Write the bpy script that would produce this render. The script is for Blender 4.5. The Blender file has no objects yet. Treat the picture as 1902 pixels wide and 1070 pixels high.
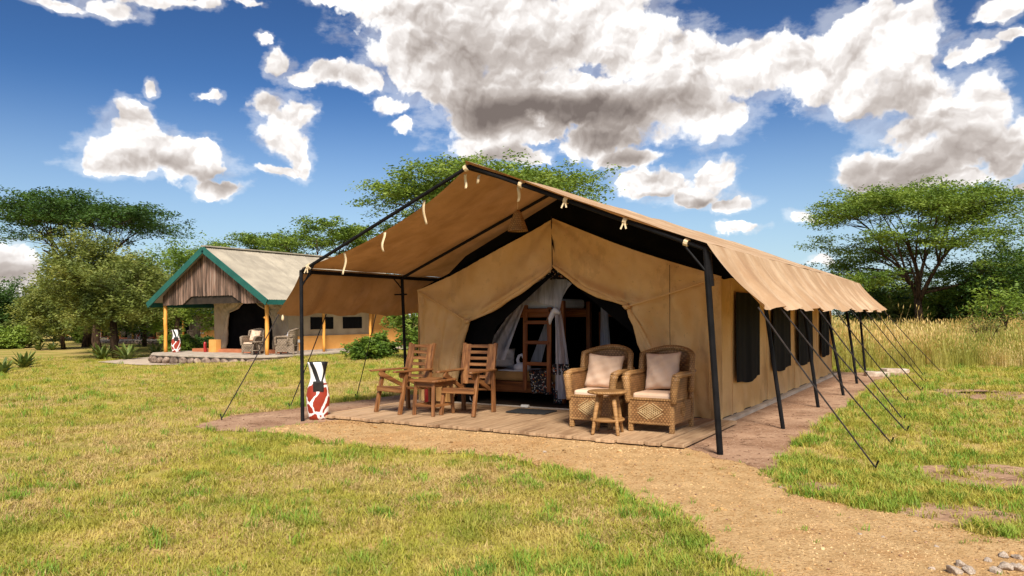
import bpy, bmesh, math, random
import numpy as np
from mathutils import Matrix, Vector

SC = bpy.context.scene
COL = SC.collection
# ------------------------------------------------------------------ camera
F, H, CX, CY, ROLL = 1400.0, 1.42, 951.0, 590.0, math.radians(0.5)
CR = np.array([math.cos(ROLL), 0, -math.sin(ROLL)])
CU = np.array([math.sin(ROLL), 0, math.cos(ROLL)])
CF = np.array([0., 1., 0.])
CAM = np.array([0, 0, H])
cd = bpy.data.cameras.new('camera')
cam = bpy.data.objects.new('camera', cd)
COL.objects.link(cam)
cd.sensor_width = 36.0
cd.lens = 36.0 * F / 1902.0
cd.shift_y = (CY - 535.0) / 1902.0
cd.clip_end = 6000
cam.matrix_world = Matrix(((CR[0], CU[0], -CF[0], 0), (CR[1], CU[1], -CF[1], 0), (CR[2], CU[2], -CF[2], H), (0, 0, 0, 1)))
SC.camera = cam

# ------------------------------------------------------------------ light, sky
SKY_DUST, SKY_OZONE, SKY_SAT, SKY_GAMMA, SKY_STRENGTH, CLOUD_STRENGTH = 0.1, 3.0, 1.06, 1.6, 0.050, 0.53
CLOUD_RAMP = [(0.0, (1.0, 0.985, 0.965)), (0.14, (0.78, 0.74, 0.715)), (0.36, (0.52, 0.47, 0.44)), (0.65, (0.32, 0.275, 0.25)), (1.0, (0.17, 0.14, 0.127))]
SUN_EL, SUN_AZ = 46.0, 174.0          # azimuth clockwise from the view direction (+Y)
world = bpy.data.worlds.new('World')
SC.world = world
world.use_nodes = True


class NT:
    """small helper to wire shader nodes"""
    def __init__(s, tree):
        s.t = tree
        s.n = tree.nodes
        s.l = tree.links

    def new(s, kind, **kw):
        n = s.n.new(kind)
        for k, v in kw.items():
            setattr(n, k, v)
        return n

    def put(s, sock, v):
        if isinstance(v, bpy.types.NodeSocket):
            s.l.new(v, sock)
        elif isinstance(v, (tuple, list)) and len(v) == 3 and sock.type == 'RGBA':
            sock.default_value = (*v, 1)
        else:
            sock.default_value = v

    def math(s, op, a, b=0.0, c=0.0, clamp=False):
        n = s.new('ShaderNodeMath', operation=op, use_clamp=clamp)
        for i, v in enumerate((a, b, c)):
            s.put(n.inputs[i], v)
        return n.outputs[0]

    def vmath(s, op, a, b=(0, 0, 0), c=(0, 0, 0), scale=None):
        n = s.new('ShaderNodeVectorMath', operation=op)
        s.put(n.inputs[0], a)
        s.put(n.inputs[1], b)
        if op in ('MULTIPLY_ADD',):
            s.put(n.inputs[2], c)
        if scale is not None:
            s.put(n.inputs['Scale'], scale)
        return n.outputs['Value'] if op in ('LENGTH', 'DOT_PRODUCT') else n.outputs[0]

    def noise(s, vec, scale, detail=4, rough=0.5, color=False, dist=0.0, dim=None):
        n = s.new('ShaderNodeTexNoise')
        if dim: n.noise_dimensions = dim
        if vec is not None:
            s.put(n.inputs['Vector'], vec)
        s.put(n.inputs['Scale'], scale)
        n.inputs['Detail'].default_value = detail
        n.inputs['Roughness'].default_value = rough
        n.inputs['Distortion'].default_value = dist
        return n.outputs['Color' if color else 'Fac']

    def voro(s, vec, scale, feature='F1', out='Distance', detail=0.0, rnd=1.0, dim=None):
        n = s.new('ShaderNodeTexVoronoi', feature=feature)
        if dim: n.voronoi_dimensions = dim
        if vec is not None:
            s.put(n.inputs['Vector'], vec)
        s.put(n.inputs['Scale'], scale)
        if 'Detail' in n.inputs:
            n.inputs['Detail'].default_value = detail
        n.inputs['Randomness'].default_value = rnd
        return n.outputs[out]

    def mix(s, fac, a, b, blend='MIX'):
        n = s.new('ShaderNodeMix', data_type='RGBA', blend_type=blend)
        s.put(n.inputs[0], fac)
        s.put(n.inputs[6], a)
        s.put(n.inputs[7], b)
        return n.outputs[2]

    def ramp(s, fac, stops, interp='LINEAR'):
        n = s.new('ShaderNodeValToRGB')
        n.color_ramp.interpolation = interp
        els = n.color_ramp.elements
        while len(els) < len(stops):
            els.new(0.5)
        for e, (p, c) in zip(els, stops):
            e.position = p
            e.color = (*c, 1) if len(c) == 3 else c
        s.put(n.inputs[0], fac)
        return n.outputs[0]

    def step(s, v, lo, hi):
        n = s.new('ShaderNodeMapRange', interpolation_type='SMOOTHSTEP')
        s.put(n.inputs[0], v)
        n.inputs[1].default_value = lo
        n.inputs[2].default_value = hi
        return n.outputs[0]


def pray(px, py):
    return CR * (px - CX) / F + CU * (CY - py) / F + CF


def azel(px, py):
    d = pray(px, py)
    d = d / np.linalg.norm(d)
    return math.atan2(d[0], d[1]), math.asin(d[2])


# cumulus banks: direction (given as photo pixels) and angular radii
PUFFS = '''820 40 170 100|960 60 220 120|1100 30 130 110|1180 90 110 90|770 120 100 80|850 150 140 80|960 170 170 90|1080 190 180 75
1200 190 130 75|1290 185 100 65|1270 120 120 70|1360 130 90 60|1340 210 70 50|1120 250 110 45|700 10 70 50|630 0 60 22|1170 290 70 20
1440 125 90 55|1500 130 80 60|1560 140 80 70|1620 60 95 70|1600 120 110 80|1680 100 90 80|1700 30 60 45|1650 180 110 55|1730 180 100 80
1780 220 90 80|1830 190 60 65|1820 270 75 70|1700 240 90 40|1750 300 110 50|1660 320 90 36|1620 310 55 38|1740 340 110 26|1850 300 45 60|1885 250 35 40
920 240 100 55|900 270 70 45|870 220 60 35|1000 250 36 22|960 290 55 22|1190 340 50 35|1250 345 70 38|1330 330 48 40|1310 370 60 28|1370 388 42 20
250 215 42 34|240 260 58 50|190 290 58 36|300 290 95 42|380 300 52 44|230 310 100 22|400 345 46 18|160 310 28 18|500 200 38 32|545 220 40 35
525 250 45 40|550 285 36 35|515 320 60 12|560 310 26 24|528 118 24 36|610 140 50 22|570 145 36 18|660 150 45 22|282 154 19 17|395 182 26 9|500 70 20 10
120 5 85 16|200 5 75 24|300 0 85 16|375 8 36 20|440 0 45 10|1860 12 50 26|1880 62 30 16|1825 85 40 22|1790 95 26 18|1490 405 38 11|1375 432 42 11
1515 482 28 13|30 490 60 40|15 530 70 30|1890 355 24 10|720 190 40 20|745 225 22 14|522 228 52 40|540 268 44 40|555 300 34 34|250 245 52 46|200 280 66 40|340 300 90 40|225 300 110 30'''
SHADES = '''900 100 220 120 .42|1010 90 150 90 .40|1030 208 300 44 1.15|900 175 150 55 .6|1120 240 170 42 .85|1640 190 150 55 .30|1720 250 120 50 .35|1700 325 180 50 .55|1800 310 120 70 .50|780 90 100 90 .30
250 305 140 22 .50|390 335 80 26 .50|180 300 70 22 .30|545 300 50 30 .28|540 255 45 22 .18|1250 372 100 16 .45|1320 385 80 18 .55|930 285 120 30 .35|20 505 90 30 .5|1180 292 90 22 .6|620 150 80 16 .30|1840 30 70 14 .3'''


def build_world():
    g = NT(world.node_tree)
    g.n.clear()
    tc = g.new('ShaderNodeTexCoord')
    d = g.vmath('NORMALIZE', tc.outputs['Generated'])
    sep = g.new('ShaderNodeSeparateXYZ')
    g.put(sep.inputs[0], d)
    az = g.math('ARCTAN2', sep.outputs[0], sep.outputs[1])
    el = g.math('ARCSINE', sep.outputs[2])
    cmb = g.new('ShaderNodeCombineXYZ')
    g.put(cmb.inputs[0], az)
    g.put(cmb.inputs[1], el)
    q0 = cmb.outputs[0]
    # turbulent warp of the direction, so that the banks get billowing outlines
    w1 = g.vmath('SUBTRACT', g.noise(q0, 9.0, 1, 0.5, True, dim='2D'), (0.5, 0.5, 0.5))
    w2 = g.vmath('SUBTRACT', g.noise(q0, 34.0, 3, 0.6, True, dim='2D'), (0.5, 0.5, 0.5))
    q = g.vmath('MULTIPLY_ADD', w1, (0.040, 0.032, 0), q0)
    q = g.vmath('MULTIPLY_ADD', w2, (0.024, 0.021, 0), q)

    def field(rows, vec, soft):
        cur = None
        for r in rows:
            px, py, rx, ry = r[:4]
            a0, e0 = azel(px, py)
            ra = abs(azel(px + rx, py)[0] - azel(px - rx, py)[0]) / 2
            re = abs(azel(px, py - ry)[1] - azel(px, py + ry)[1]) / 2
            m = g.vmath('MULTIPLY_ADD', vec, (1 / ra, 1 / re, 0), (-a0 / ra, -e0 / re, 0))
            ln = g.vmath('LENGTH', m)
            cur = ln if cur is None else g.math('SMOOTH_MIN', cur, ln, soft)
        return g.math('SUBTRACT', 1.0, cur)
    rows = [[float(v) for v in b.split()] for ln in PUFFS.split('\n') for b in ln.split('|')]
    # the same kind of cumulus carries on round the rest of the sky
    gen = g.math('MULTIPLY', g.math('SUBTRACT', g.noise(d, 2.6, 4, 0.55), 0.53), 3.2)
    out = g.math('MAXIMUM', g.step(g.math('ABSOLUTE', az), 0.66, 0.80), g.step(el, 0.44, 0.54))
    fld = field(rows, q, 0.18)
    fld = g.math('MAXIMUM', fld, g.math('SUBTRACT', gen, g.math('MULTIPLY', g.math('SUBTRACT', 1.0, out), 3.0)))
    qm = g.vmath('MULTIPLY_ADD', w1, (0.06, 0.03, 0), q0)
    sh = None
    for r in [[float(v) for v in b.split()] for ln in SHADES.split('\n') for b in ln.split('|')]:
        px, py, rx, ry, k = r
        a0, e0 = azel(px, py)
        ra, re = rx / F, ry / F
        m = g.vmath('MULTIPLY_ADD', qm, (1 / ra, 1 / re, 0), (-a0 / ra, -e0 / re, 0))
        v = g.math('MULTIPLY', g.step(g.vmath('LENGTH', m), 1.35, 0.0), k)
        sh = v if sh is None else g.math('SMOOTH_MAX', sh, v, 0.15)
    gsh = g.math('MULTIPLY', g.step(gen, 0.1, 1.0), 0.5)
    sh = g.math('MAXIMUM', sh, g.math('MULTIPLY', gsh, out))
    sky = g.new('ShaderNodeTexSky', sky_type='NISHITA', sun_disc=False)
    sky.sun_elevation = math.radians(SUN_EL)
    sky.sun_rotation = math.radians(SUN_AZ)
    sky.air_density = 1.0
    sky.dust_density = SKY_DUST
    sky.ozone_density = SKY_OZONE
    hsv = g.new('ShaderNodeHueSaturation')
    hsv.inputs['Saturation'].default_value = SKY_SAT
    g.put(hsv.inputs['Color'], sky.outputs[0])
    gam = g.new('ShaderNodeGamma')
    gam.inputs[1].default_value = SKY_GAMMA
    g.put(gam.inputs[0], g.mix(1.0, hsv.outputs[0], (0.45, 0.46, 0.46), 'MULTIPLY'))
    hz = g.mix(g.math('MULTIPLY', g.step(el, 0.30, 0.02), 0.72), gam.outputs[0], (4.7, 5.9, 7.0))
    b1 = g.new('ShaderNodeBackground')
    g.put(b1.inputs[0], hz)
    b1.inputs[1].default_value = SKY_STRENGTH

    def smooth_puff(vec, scale):
        n = g.new('ShaderNodeTexVoronoi', feature='SMOOTH_F1', voronoi_dimensions='2D')
        g.put(n.inputs['Vector'], vec)
        n.inputs['Scale'].default_value = scale
        n.inputs['Smoothness'].default_value = 0.8
        n.inputs['Detail'].default_value = 1.0
        n.inputs['Roughness'].default_value = 0.5
        return n.outputs['Distance']

    def clouds(fld, sh, near):
        if near:
            qs = g.vmath('MULTIPLY', q, (1.0, 1.1, 1.0))
            puff = smooth_puff(qs, 20.0)
            puff2 = smooth_puff(g.vmath('ADD', qs, (-0.006, 0.016, 0)), 20.0)
            fine = g.noise(q0, 46.0, 6, 0.62, dim='2D')
            b1_ = g.voro(qs, 62.0, 'F1', detail=1.0, dim='2D')
            b2_ = g.voro(g.vmath('ADD', qs, (-0.002, 0.006, 0)), 62.0, 'F1', detail=1.0, dim='2D')
            dens = g.math('SUBTRACT', fld, g.math('MULTIPLY', g.math('SUBTRACT', puff, 0.50), 0.55))
            dens = g.math('SUBTRACT', dens, g.math('MULTIPLY', g.math('SUBTRACT', b1_, 0.45), 0.13))
            dens = g.math('ADD', dens, g.math('MULTIPLY', g.math('SUBTRACT', fine, 0.5), 0.42))
            n2 = g.noise(q, 10.0, 5, 0.58, dim='2D')
            relief = g.math('MULTIPLY', g.math('SUBTRACT', puff2, puff), -0.42)
            relief = g.math('ADD', relief, g.math('MULTIPLY', g.math('SUBTRACT', b1_, b2_), 0.15))
            soft = g.math('ADD', 0.10, g.math('MULTIPLY', g.noise(q0, 7.0, 2, dim='2D'), 0.38))
            alpha = g.math('DIVIDE', g.math('ADD', dens, 0.06), soft, clamp=True)
            alpha = g.step(alpha, 0.0, 1.0)
            wisp = g.math('ADD', fld, g.math('MULTIPLY', g.math('SUBTRACT', g.noise(g.vmath('MULTIPLY', q0, (1.0, 2.0, 1.0)), 22.0, 5, 0.6, dim='2D'), 0.5), 1.5))
            alpha = g.math('MAXIMUM', alpha, g.math('MULTIPLY', g.step(wisp, -0.35, 0.25), 0.30))
        else:
            dens = fld
            n2 = g.noise(d, 6.0, 2, 0.55)
            relief = 0.0
            alpha = g.step(dens, -0.06, 0.24)
        sh = g.math('MULTIPLY', sh, g.math('ADD', 0.82, g.math('MULTIPLY', n2, 0.35)))
        sh = g.math('MULTIPLY', sh, g.step(dens, -0.08, 0.36))
        shade = g.math('ADD', g.math('ADD', sh, relief), g.math('MULTIPLY', g.math('SUBTRACT', n2, 0.50), 0.36), clamp=True)
        ccol = g.ramp(shade, CLOUD_RAMP)
        b2 = g.new('ShaderNodeBackground')
        g.put(b2.inputs[0], ccol)
        b2.inputs[1].default_value = CLOUD_STRENGTH
        mx = g.new('ShaderNodeMixShader')
        g.put(mx.inputs[0], alpha)
        g.put(mx.inputs[1], b1.outputs[0])
        g.put(mx.inputs[2], b2.outputs[0])
        return mx.outputs[0]
    mx = g.new('ShaderNodeMixShader')
    g.put(mx.inputs[0], g.math('GREATER_THAN', out, 0.999))
    g.put(mx.inputs[1], clouds(fld, sh, True))
    g.put(mx.inputs[2], clouds(gen, gsh, False))
    o = g.new('ShaderNodeOutputWorld')
    g.put(o.inputs[0], mx.outputs[0])


build_world()
world.cycles.sampling_method = 'MANUAL'
world.cycles.sample_map_resolution = 256
sd = bpy.data.lights.new('sun', 'SUN')
sun = bpy.data.objects.new('sun', sd)
COL.objects.link(sun)
sd.energy = 3.0
sd.angle = math.radians(16)
sd.color = (1.0, 0.93, 0.82)
_e, _a = math.radians(SUN_EL), math.radians(SUN_AZ)
SUND = Vector((math.sin(_a) * math.cos(_e), math.cos(_a) * math.cos(_e), math.sin(_e)))
sun.rotation_euler = SUND.to_track_quat('Z', 'Y').to_euler()
vs = SC.view_settings
vs.view_transform = 'Standard'
vs.look = 'None'
vs.exposure = 1.22
vs.gamma = 1.0
vs.use_curve_mapping = False
SC.cycles.use_denoising = True
SC.cycles.max_bounces = 6
SC.cycles.transparent_max_bounces = 12

# ------------------------------------------------------------------ frames and terrain
def terrain(x, y):
    def ss(e0, e1, v):
        k = np.clip((v - e0) / (e1 - e0), 0, 1)
        return k * k * (3 - 2 * k)
    return -0.28 * ss(-7.0, -14.0, np.asarray(x, float)) * ss(13.0, 27.0, np.asarray(y, float))


def onz(px, py, z=0.0):
    d = pray(px, py)
    return CAM + d * ((z - H) / d[2])


def atd(px, py, D):
    return CAM + pray(px, py) * D


class Frame:
    """a horizontal frame: s across (to the right), t along the ridge (away), z up"""
    def __init__(self, origin, ang):
        self.o = np.array(origin, float)
        self.a = np.array([math.sin(ang), math.cos(ang)])
        self.c = np.array([math.cos(ang), -math.sin(ang)])
        self.rz = -ang

    def loc(self, p):
        q = np.asarray(p)[:2] - self.o[:2]
        return np.array([q @ self.c, q @ self.a, p[2] - self.o[2]])

    def w(self, s, t, z=0.0):
        q = self.o[:2] + self.c * s + self.a * t
        return Vector((q[0], q[1], self.o[2] + z))

    def ont(self, px, py, t):
        d = pray(px, py)
        return self.loc(CAM + d * ((t - (CAM[:2] - self.o[:2]) @ self.a) / (d[:2] @ self.a)))

    def ons(self, px, py, s):
        d = pray(px, py)
        return self.loc(CAM + d * ((s - (CAM[:2] - self.o[:2]) @ self.c) / (d[:2] @ self.c)))


ANG = math.radians(31.4736)
T = Frame(onz(562, 783), ANG)               # origin: foot of the tent's front pole

# ------------------------------------------------------------------ mesh helpers


class MB:
    def __init__(s):
        s.v, s.f = [], []

    def add(s, vs, fs):
        o = len(s.v)
        s.v += [tuple(map(float, v)) for v in vs]
        s.f += [tuple(i + o for i in f) for f in fs]
        return s

    def box(s, c, d, rot=None, taper=1.0):
        x, y, z = [k / 2 for k in d]
        vs = [Vector((sx * x * (taper if sz > 0 else 1), sy * y * (taper if sz > 0 else 1), sz * z)) for sz in (-1, 1) for sy in (-1, 1) for sx in (-1, 1)]
        if rot is not None:
            vs = [rot @ v for v in vs]
        vs = [v + Vector(c) for v in vs]
        return s.add(vs, [(0, 2, 3, 1), (4, 5, 7, 6), (0, 1, 5, 4), (2, 6, 7, 3), (0, 4, 6, 2), (1, 3, 7, 5)])

    def beam(s, p, q, w, h, up=(0, 0, 1), w2=None, h2=None):
        p, q = Vector(p), Vector(q)
        d = (q - p).normalized()
        x = d.cross(Vector(up))
        if x.length < 1e-4:
            x = d.cross(Vector((0, 1, 0)))
        x.normalize()
        y = x.cross(d)
        w2, h2 = w2 or w, h2 or h
        vs = [p + x * a * w / 2 + y * b * h / 2 for a, b in ((-1, -1), (1, -1), (1, 1), (-1, 1))] + [q + x * a * w2 / 2 + y * b * h2 / 2 for a, b in ((-1, -1), (1, -1), (1, 1), (-1, 1))]
        return s.add(vs, [(3, 2, 1, 0), (4, 5, 6, 7), (0, 1, 5, 4), (1, 2, 6, 5), (2, 3, 7, 6), (3, 0, 4, 7)])

    def tube(s, pts, r, n=8, closed=False):
        pts = [Vector(p) for p in pts]
        m = len(pts)
        rr = r if isinstance(r, (list, tuple)) else [r] * m
        vs, fs = [], []
        x = None
        for i, p in enumerate(pts):
            if closed:
                d = pts[(i + 1) % m] - pts[i - 1]
            else:
                d = pts[min(i + 1, m - 1)] - pts[max(i - 1, 0)]
            d.normalize()
            if x is None:
                x = d.cross(Vector((0.31, 0.17, 0.93)))
                if x.length < 1e-3:
                    x = d.cross(Vector((0, 1, 0)))
            x = (x - d * x.dot(d))
            if x.length < 1e-6:
                x = d.orthogonal()
            x.normalize()
            y = d.cross(x)
            for k in range(n):
                a = 2 * math.pi * k / n
                vs.append(p + (x * math.cos(a) + y * math.sin(a)) * rr[i])
        for i in range(m if closed else m - 1):
            j = (i + 1) % m
            for k in range(n):
                l = (k + 1) % n
                fs.append((i * n + k, i * n + l, j * n + l, j * n + k))
        if not closed:
            fs.append(tuple(reversed(range(n))))
            fs.append(tuple((m - 1) * n + k for k in range(n)))
        return s.add(vs, fs)

    def lathe(s, prof, n=16, c=(0, 0, 0), sx=1.0, sy=1.0, cap=True):
        vs, fs = [], []
        for r, z in prof:
            for k in range(n):
                a = 2 * math.pi * k / n
                vs.append((c[0] + r * sx * math.cos(a), c[1] + r * sy * math.sin(a), c[2] + z))
        for i in range(len(prof) - 1):
            for k in range(n):
                l = (k + 1) % n
                fs.append((i * n + k, i * n + l, (i + 1) * n + l, (i + 1) * n + k))
        if cap:
            fs.append(tuple(reversed(range(n))))
            fs.append(tuple((len(prof) - 1) * n + k for k in range(n)))
        return s.add(vs, fs)

    def grid(s, fn, nu, nv):
        vs = [fn(i / nu, j / nv) for j in range(nv + 1) for i in range(nu + 1)]
        fs = [(j * (nu + 1) + i, j * (nu + 1) + i + 1, (j + 1) * (nu + 1) + i + 1, (j + 1) * (nu + 1) + i) for j in range(nv) for i in range(nu)]
        return s.add(vs, fs)

    def prism(s, poly, y0, y1):
        """polygon in x,z extruded along y"""
        n = len(poly)
        vs = [(x, y0, z) for x, z in poly] + [(x, y1, z) for x, z in poly]
        fs = [tuple(range(n)), tuple(reversed(range(n, 2 * n)))] + [(i, n + i, n + (i + 1) % n, (i + 1) % n) for i in range(n)]
        return s.add(vs, fs)

    def mesh(s, name, smooth=False):
        me = bpy.data.meshes.new(name)
        me.from_pydata(s.v, [], s.f)
        if smooth:
            me.polygons.foreach_set('use_smooth', [True] * len(me.polygons))
        me.update()
        return me

    def build(s, name, mat, parent=None, smooth=False, bevel=0.0, fix=False, label=None, solid=0.0, sub=0):
        me = s.mesh(name, smooth)
        if fix:
            bm = bmesh.new()
            bm.from_mesh(me)
            bmesh.ops.recalc_face_normals(bm, faces=bm.faces)
            bm.to_mesh(me)
            bm.free()
        return mobj(name, me, mat, parent, bevel, label, solid, sub)


def mobj(name, me, mat, parent=None, bevel=0.0, label=None, solid=0.0, sub=0):
    o = bpy.data.objects.new(name, me)
    COL.objects.link(o)
    if mat is not None:
        me.materials.append(MATS[mat] if isinstance(mat, str) else mat)
    if parent is not None:
        o.parent = parent
    if solid:
        m = o.modifiers.new('thick', 'SOLIDIFY')
        m.thickness = solid
        m.offset = 0
    if bevel:
        m = o.modifiers.new('bevel', 'BEVEL')
        m.width = bevel
        m.segments = 2
        m.limit_method = 'ANGLE'
    if sub:
        m = o.modifiers.new('sub', 'SUBSURF')
        m.levels = m.render_levels = sub
    if label:
        o['label'] = label
    return o


def tag(o, label, cat=None, group=None, kind=None):
    if label:
        o['label'] = label
    if cat:
        o['category'] = cat
    if group:
        o['group'] = group
    if kind:
        o['kind'] = kind
    return o


def thing(name, label, cat, loc=(0, 0, 0), rz=0.0, group=None):
    o = bpy.data.objects.new(name, None)
    COL.objects.link(o)
    o.empty_display_size = 0.1
    o.location = loc
    o.rotation_euler = (0, 0, rz)
    return tag(o, label, cat, group)


def copy_tree(o, parent=None):
    c = o.copy()
    COL.objects.link(c)
    c.parent = parent
    for ch in o.children:
        copy_tree(ch, c)
    return c


def dup(o, loc, rz, label, group=None):
    c = copy_tree(o)
    c.location = loc
    c.rotation_euler = (0, 0, rz)
    c['label'] = label
    if group:
        c['group'] = group
    return c


def lerp(a, b, k):
    return tuple(x + (y - x) * k for x, y in zip(a, b))


# ------------------------------------------------------------------ materials
MATS = {}


def h(c):
    """sRGB hex -> linear"""
    v = [int(c[i:i + 2], 16) / 255 for i in (0, 2, 4)]
    return tuple(x / 12.92 if x <= 0.04045 else ((x + 0.055) / 1.055) ** 2.4 for x in v)


def pbr(name, stops, scale=4.0, detail=5, rough=0.8, bump=0.0, bscale=60.0, stretch=(1, 1, 1), coord='Object', spec=0.25, transl=0.0,
        rand=0.0, bdist=0.01, rghn=0.55, tcol=None, extra=None, offset=True):
    m = bpy.data.materials.new(name)
    m.use_nodes = True
    g = NT(m.node_tree)
    g.n.clear()
    if coord == 'World':
        vec = g.new('ShaderNodeNewGeometry').outputs['Position']
    else:
        vec = g.new('ShaderNodeTexCoord').outputs[coord]
    oi = g.new('ShaderNodeObjectInfo')
    if offset and coord == 'Object':
        off = g.vmath('SCALE', (7.0, 13.0, 5.0), scale=oi.outputs['Random'])
        vec = g.vmath('ADD', vec, off)
    sv = g.vmath('MULTIPLY', vec, stretch)
    n = g.noise(sv, scale, detail, rghn)
    col = g.ramp(n, stops) if isinstance(stops, list) else stops
    if extra:
        col = extra(g, vec, col, oi)
    if rand:
        hs = g.new('ShaderNodeHueSaturation')
        g.put(hs.inputs['Color'], col)
        g.put(hs.inputs['Value'], g.math('ADD', 1 - rand, g.math('MULTIPLY', oi.outputs['Random'], 2 * rand)))
        col = hs.outputs[0]
    p = g.new('ShaderNodeBsdfPrincipled')
    g.put(p.inputs['Base Color'], col)
    p.inputs['Roughness'].default_value = rough
    p.inputs['Specular IOR Level'].default_value = spec
    if bump:
        b = g.new('ShaderNodeBump')
        b.inputs['Strength'].default_value = bump
        b.inputs['Distance'].default_value = bdist
        g.put(b.inputs['Height'], g.noise(sv, bscale, 4, 0.6))
        g.put(p.inputs['Normal'], b.outputs[0])
    sh = p.outputs[0]
    if transl:
        tr = g.new('ShaderNodeBsdfTranslucent')
        if tcol:
            g.put(tr.inputs[0], g.mix(1.0, col, tcol, 'MULTIPLY'))
        else:
            g.put(tr.inputs[0], col)
        mx = g.new('ShaderNodeMixShader')
        mx.inputs[0].default_value = transl
        g.put(mx.inputs[1], sh)
        g.put(mx.inputs[2], tr.outputs[0])
        sh = mx.outputs[0]
    o = g.new('ShaderNodeOutputMaterial')
    g.put(o.inputs[0], sh)
    MATS[name] = m
    return m


def two(a, b, lo=0.35, hi=0.65):
    return [(lo, a), (hi, b)]


def canvas_extra(streak):
    def fn(g, vec, col, oi):
        d1 = g.noise(g.vmath('MULTIPLY', vec, (2.2, 2.2, 1.2)), 1.0, 6, 0.7)
        col = g.mix(g.math('MULTIPLY', g.step(d1, 0.56, 0.60), 0.16), col, (0.20, 0.11, 0.05))
        d2 = g.noise(vec, 26.0, 3, 0.6)
        col = g.mix(g.math('MULTIPLY', g.step(d2, 0.66, 0.72), 0.35), col, (0.16, 0.09, 0.045))
        big = g.noise(vec, 0.9, 4, 0.6)
        col = g.mix(g.math('MULTIPLY', g.step(big, 0.5, 0.75), 0.28), col, (0.62, 0.44, 0.33))
        st = g.noise(g.vmath('MULTIPLY', vec, streak), 1.0, 4, 0.6)
        col = g.mix(g.math('MULTIPLY', g.step(st, 0.52, 0.70), 0.30), col, (0.17, 0.085, 0.035))
        return col
    return fn


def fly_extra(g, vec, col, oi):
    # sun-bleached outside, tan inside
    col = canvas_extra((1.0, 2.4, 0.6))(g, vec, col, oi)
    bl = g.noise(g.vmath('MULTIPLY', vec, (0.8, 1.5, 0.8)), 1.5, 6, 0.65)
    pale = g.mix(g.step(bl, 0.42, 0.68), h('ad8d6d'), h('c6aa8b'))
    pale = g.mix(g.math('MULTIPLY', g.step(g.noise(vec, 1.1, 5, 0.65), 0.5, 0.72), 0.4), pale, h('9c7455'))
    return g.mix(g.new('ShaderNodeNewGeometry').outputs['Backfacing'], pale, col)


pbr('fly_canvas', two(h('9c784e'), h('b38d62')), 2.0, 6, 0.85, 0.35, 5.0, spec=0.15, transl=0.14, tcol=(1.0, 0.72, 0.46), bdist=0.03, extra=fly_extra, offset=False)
pbr('wall_canvas', two(h('cda46c'), h('dcb884')), 1.6, 6, 0.88, 0.7, 2.6, spec=0.12, bdist=0.03, extra=canvas_extra((1.6, 1.6, 0.4)), offset=False)
pbr('grey_canvas', two(h('a8947a'), h('baa78c')), 1.6, 6, 0.88, 0.3, 4.0, spec=0.12, bdist=0.03)
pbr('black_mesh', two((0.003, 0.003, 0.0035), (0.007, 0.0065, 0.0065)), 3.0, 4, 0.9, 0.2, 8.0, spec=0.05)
pbr('window_mesh', two((0.003, 0.003, 0.004), (0.007, 0.007, 0.008)), 3.0, 4, 0.8, 0.3, 8.0, stretch=(1, 3, 0.4), spec=0.1)
pbr('black_pole', two((0.005, 0.005, 0.006), (0.012, 0.011, 0.012)), 6.0, 4, 0.6, 0.1, 50, spec=0.12)
pbr('cream_tape', two(h('cbb28c'), h('dcc6a2')), 9.0, 3, 0.9)
pbr('rope', two((0.020, 0.016, 0.016), (0.045, 0.035, 0.032)), 20, 3, 0.9)
pbr('concrete', two(h('9b8e80'), h('b9ab9b')), 3.0, 6, 0.9, 0.4, 30)
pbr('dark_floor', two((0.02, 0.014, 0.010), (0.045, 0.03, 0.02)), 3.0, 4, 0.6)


def deck_extra(g, vec, col, oi):
    st = g.noise(g.vmath('MULTIPLY', vec, (7.0, 0.8, 3.0)), 1.2, 5, 0.65)
    col = g.mix(g.math('MULTIPLY', g.step(st, 0.54, 0.66), 0.6), col, h('5f3d22'))
    return g.mix(g.math('MULTIPLY', oi.outputs['Random'], 0.35), col, h('b39472'))


pbr('deck_wood', two(h('97785a'), h('b99a78')), 2.0, 6, 0.62, 0.4, 12, stretch=(14, 1.2, 3), spec=0.35, rand=0.14, bdist=0.006, extra=deck_extra)
for ax, st in (('x', (1.2, 16, 16)), ('y', (16, 1.2, 16)), ('z', (16, 16, 1.2))):
    pbr('teak_' + ax, [(0.3, h('4f301a')), (0.5, h('7a4e2a')), (0.72, h('9c6f44'))], 1.6, 6, 0.5, 0.25, 9, stretch=st, spec=0.4, rand=0.12, bdist=0.004)
    pbr('bed_wood_' + ax, [(0.3, h('5a2f14')), (0.5, h('7e4722')), (0.72, h('9a6232'))], 1.6, 6, 0.55, 0.2, 9, stretch=st, spec=0.3, rand=0.1, bdist=0.004)


def weave_mat(name, dark, mid, light, fx=95.0, fz=95.0):
    def ex(g, vec, col, oi):
        sp = g.new('ShaderNodeSeparateXYZ')
        g.put(sp.inputs[0], vec)
        xy = g.math('ADD', sp.outputs[0], g.math('MULTIPLY', sp.outputs[1], 1.0))
        a = g.math('SINE', g.math('MULTIPLY', xy, fx))
        b = g.math('SINE', g.math('MULTIPLY', sp.outputs[2], fz))
        w = g.math('MULTIPLY', a, b)
        gap = g.step(g.math('ABSOLUTE', b), 0.35, 0.0)
        c = g.mix(g.step(w, -0.3, 0.7), col, light)
        blot = g.noise(vec, 7.0, 4, 0.6)
        c = g.mix(g.math('MULTIPLY', g.step(blot, 0.42, 0.66), 0.45), c, lerp(dark, mid, 0.5))
        return g.mix(g.math('MULTIPLY', gap, 0.75), c, dark)
    m = pbr(name, two(mid, lerp(mid, light, 0.5)), 9.0, 4, 0.55, 0.5, 70, spec=0.35, extra=ex, offset=False)
    return m


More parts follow.
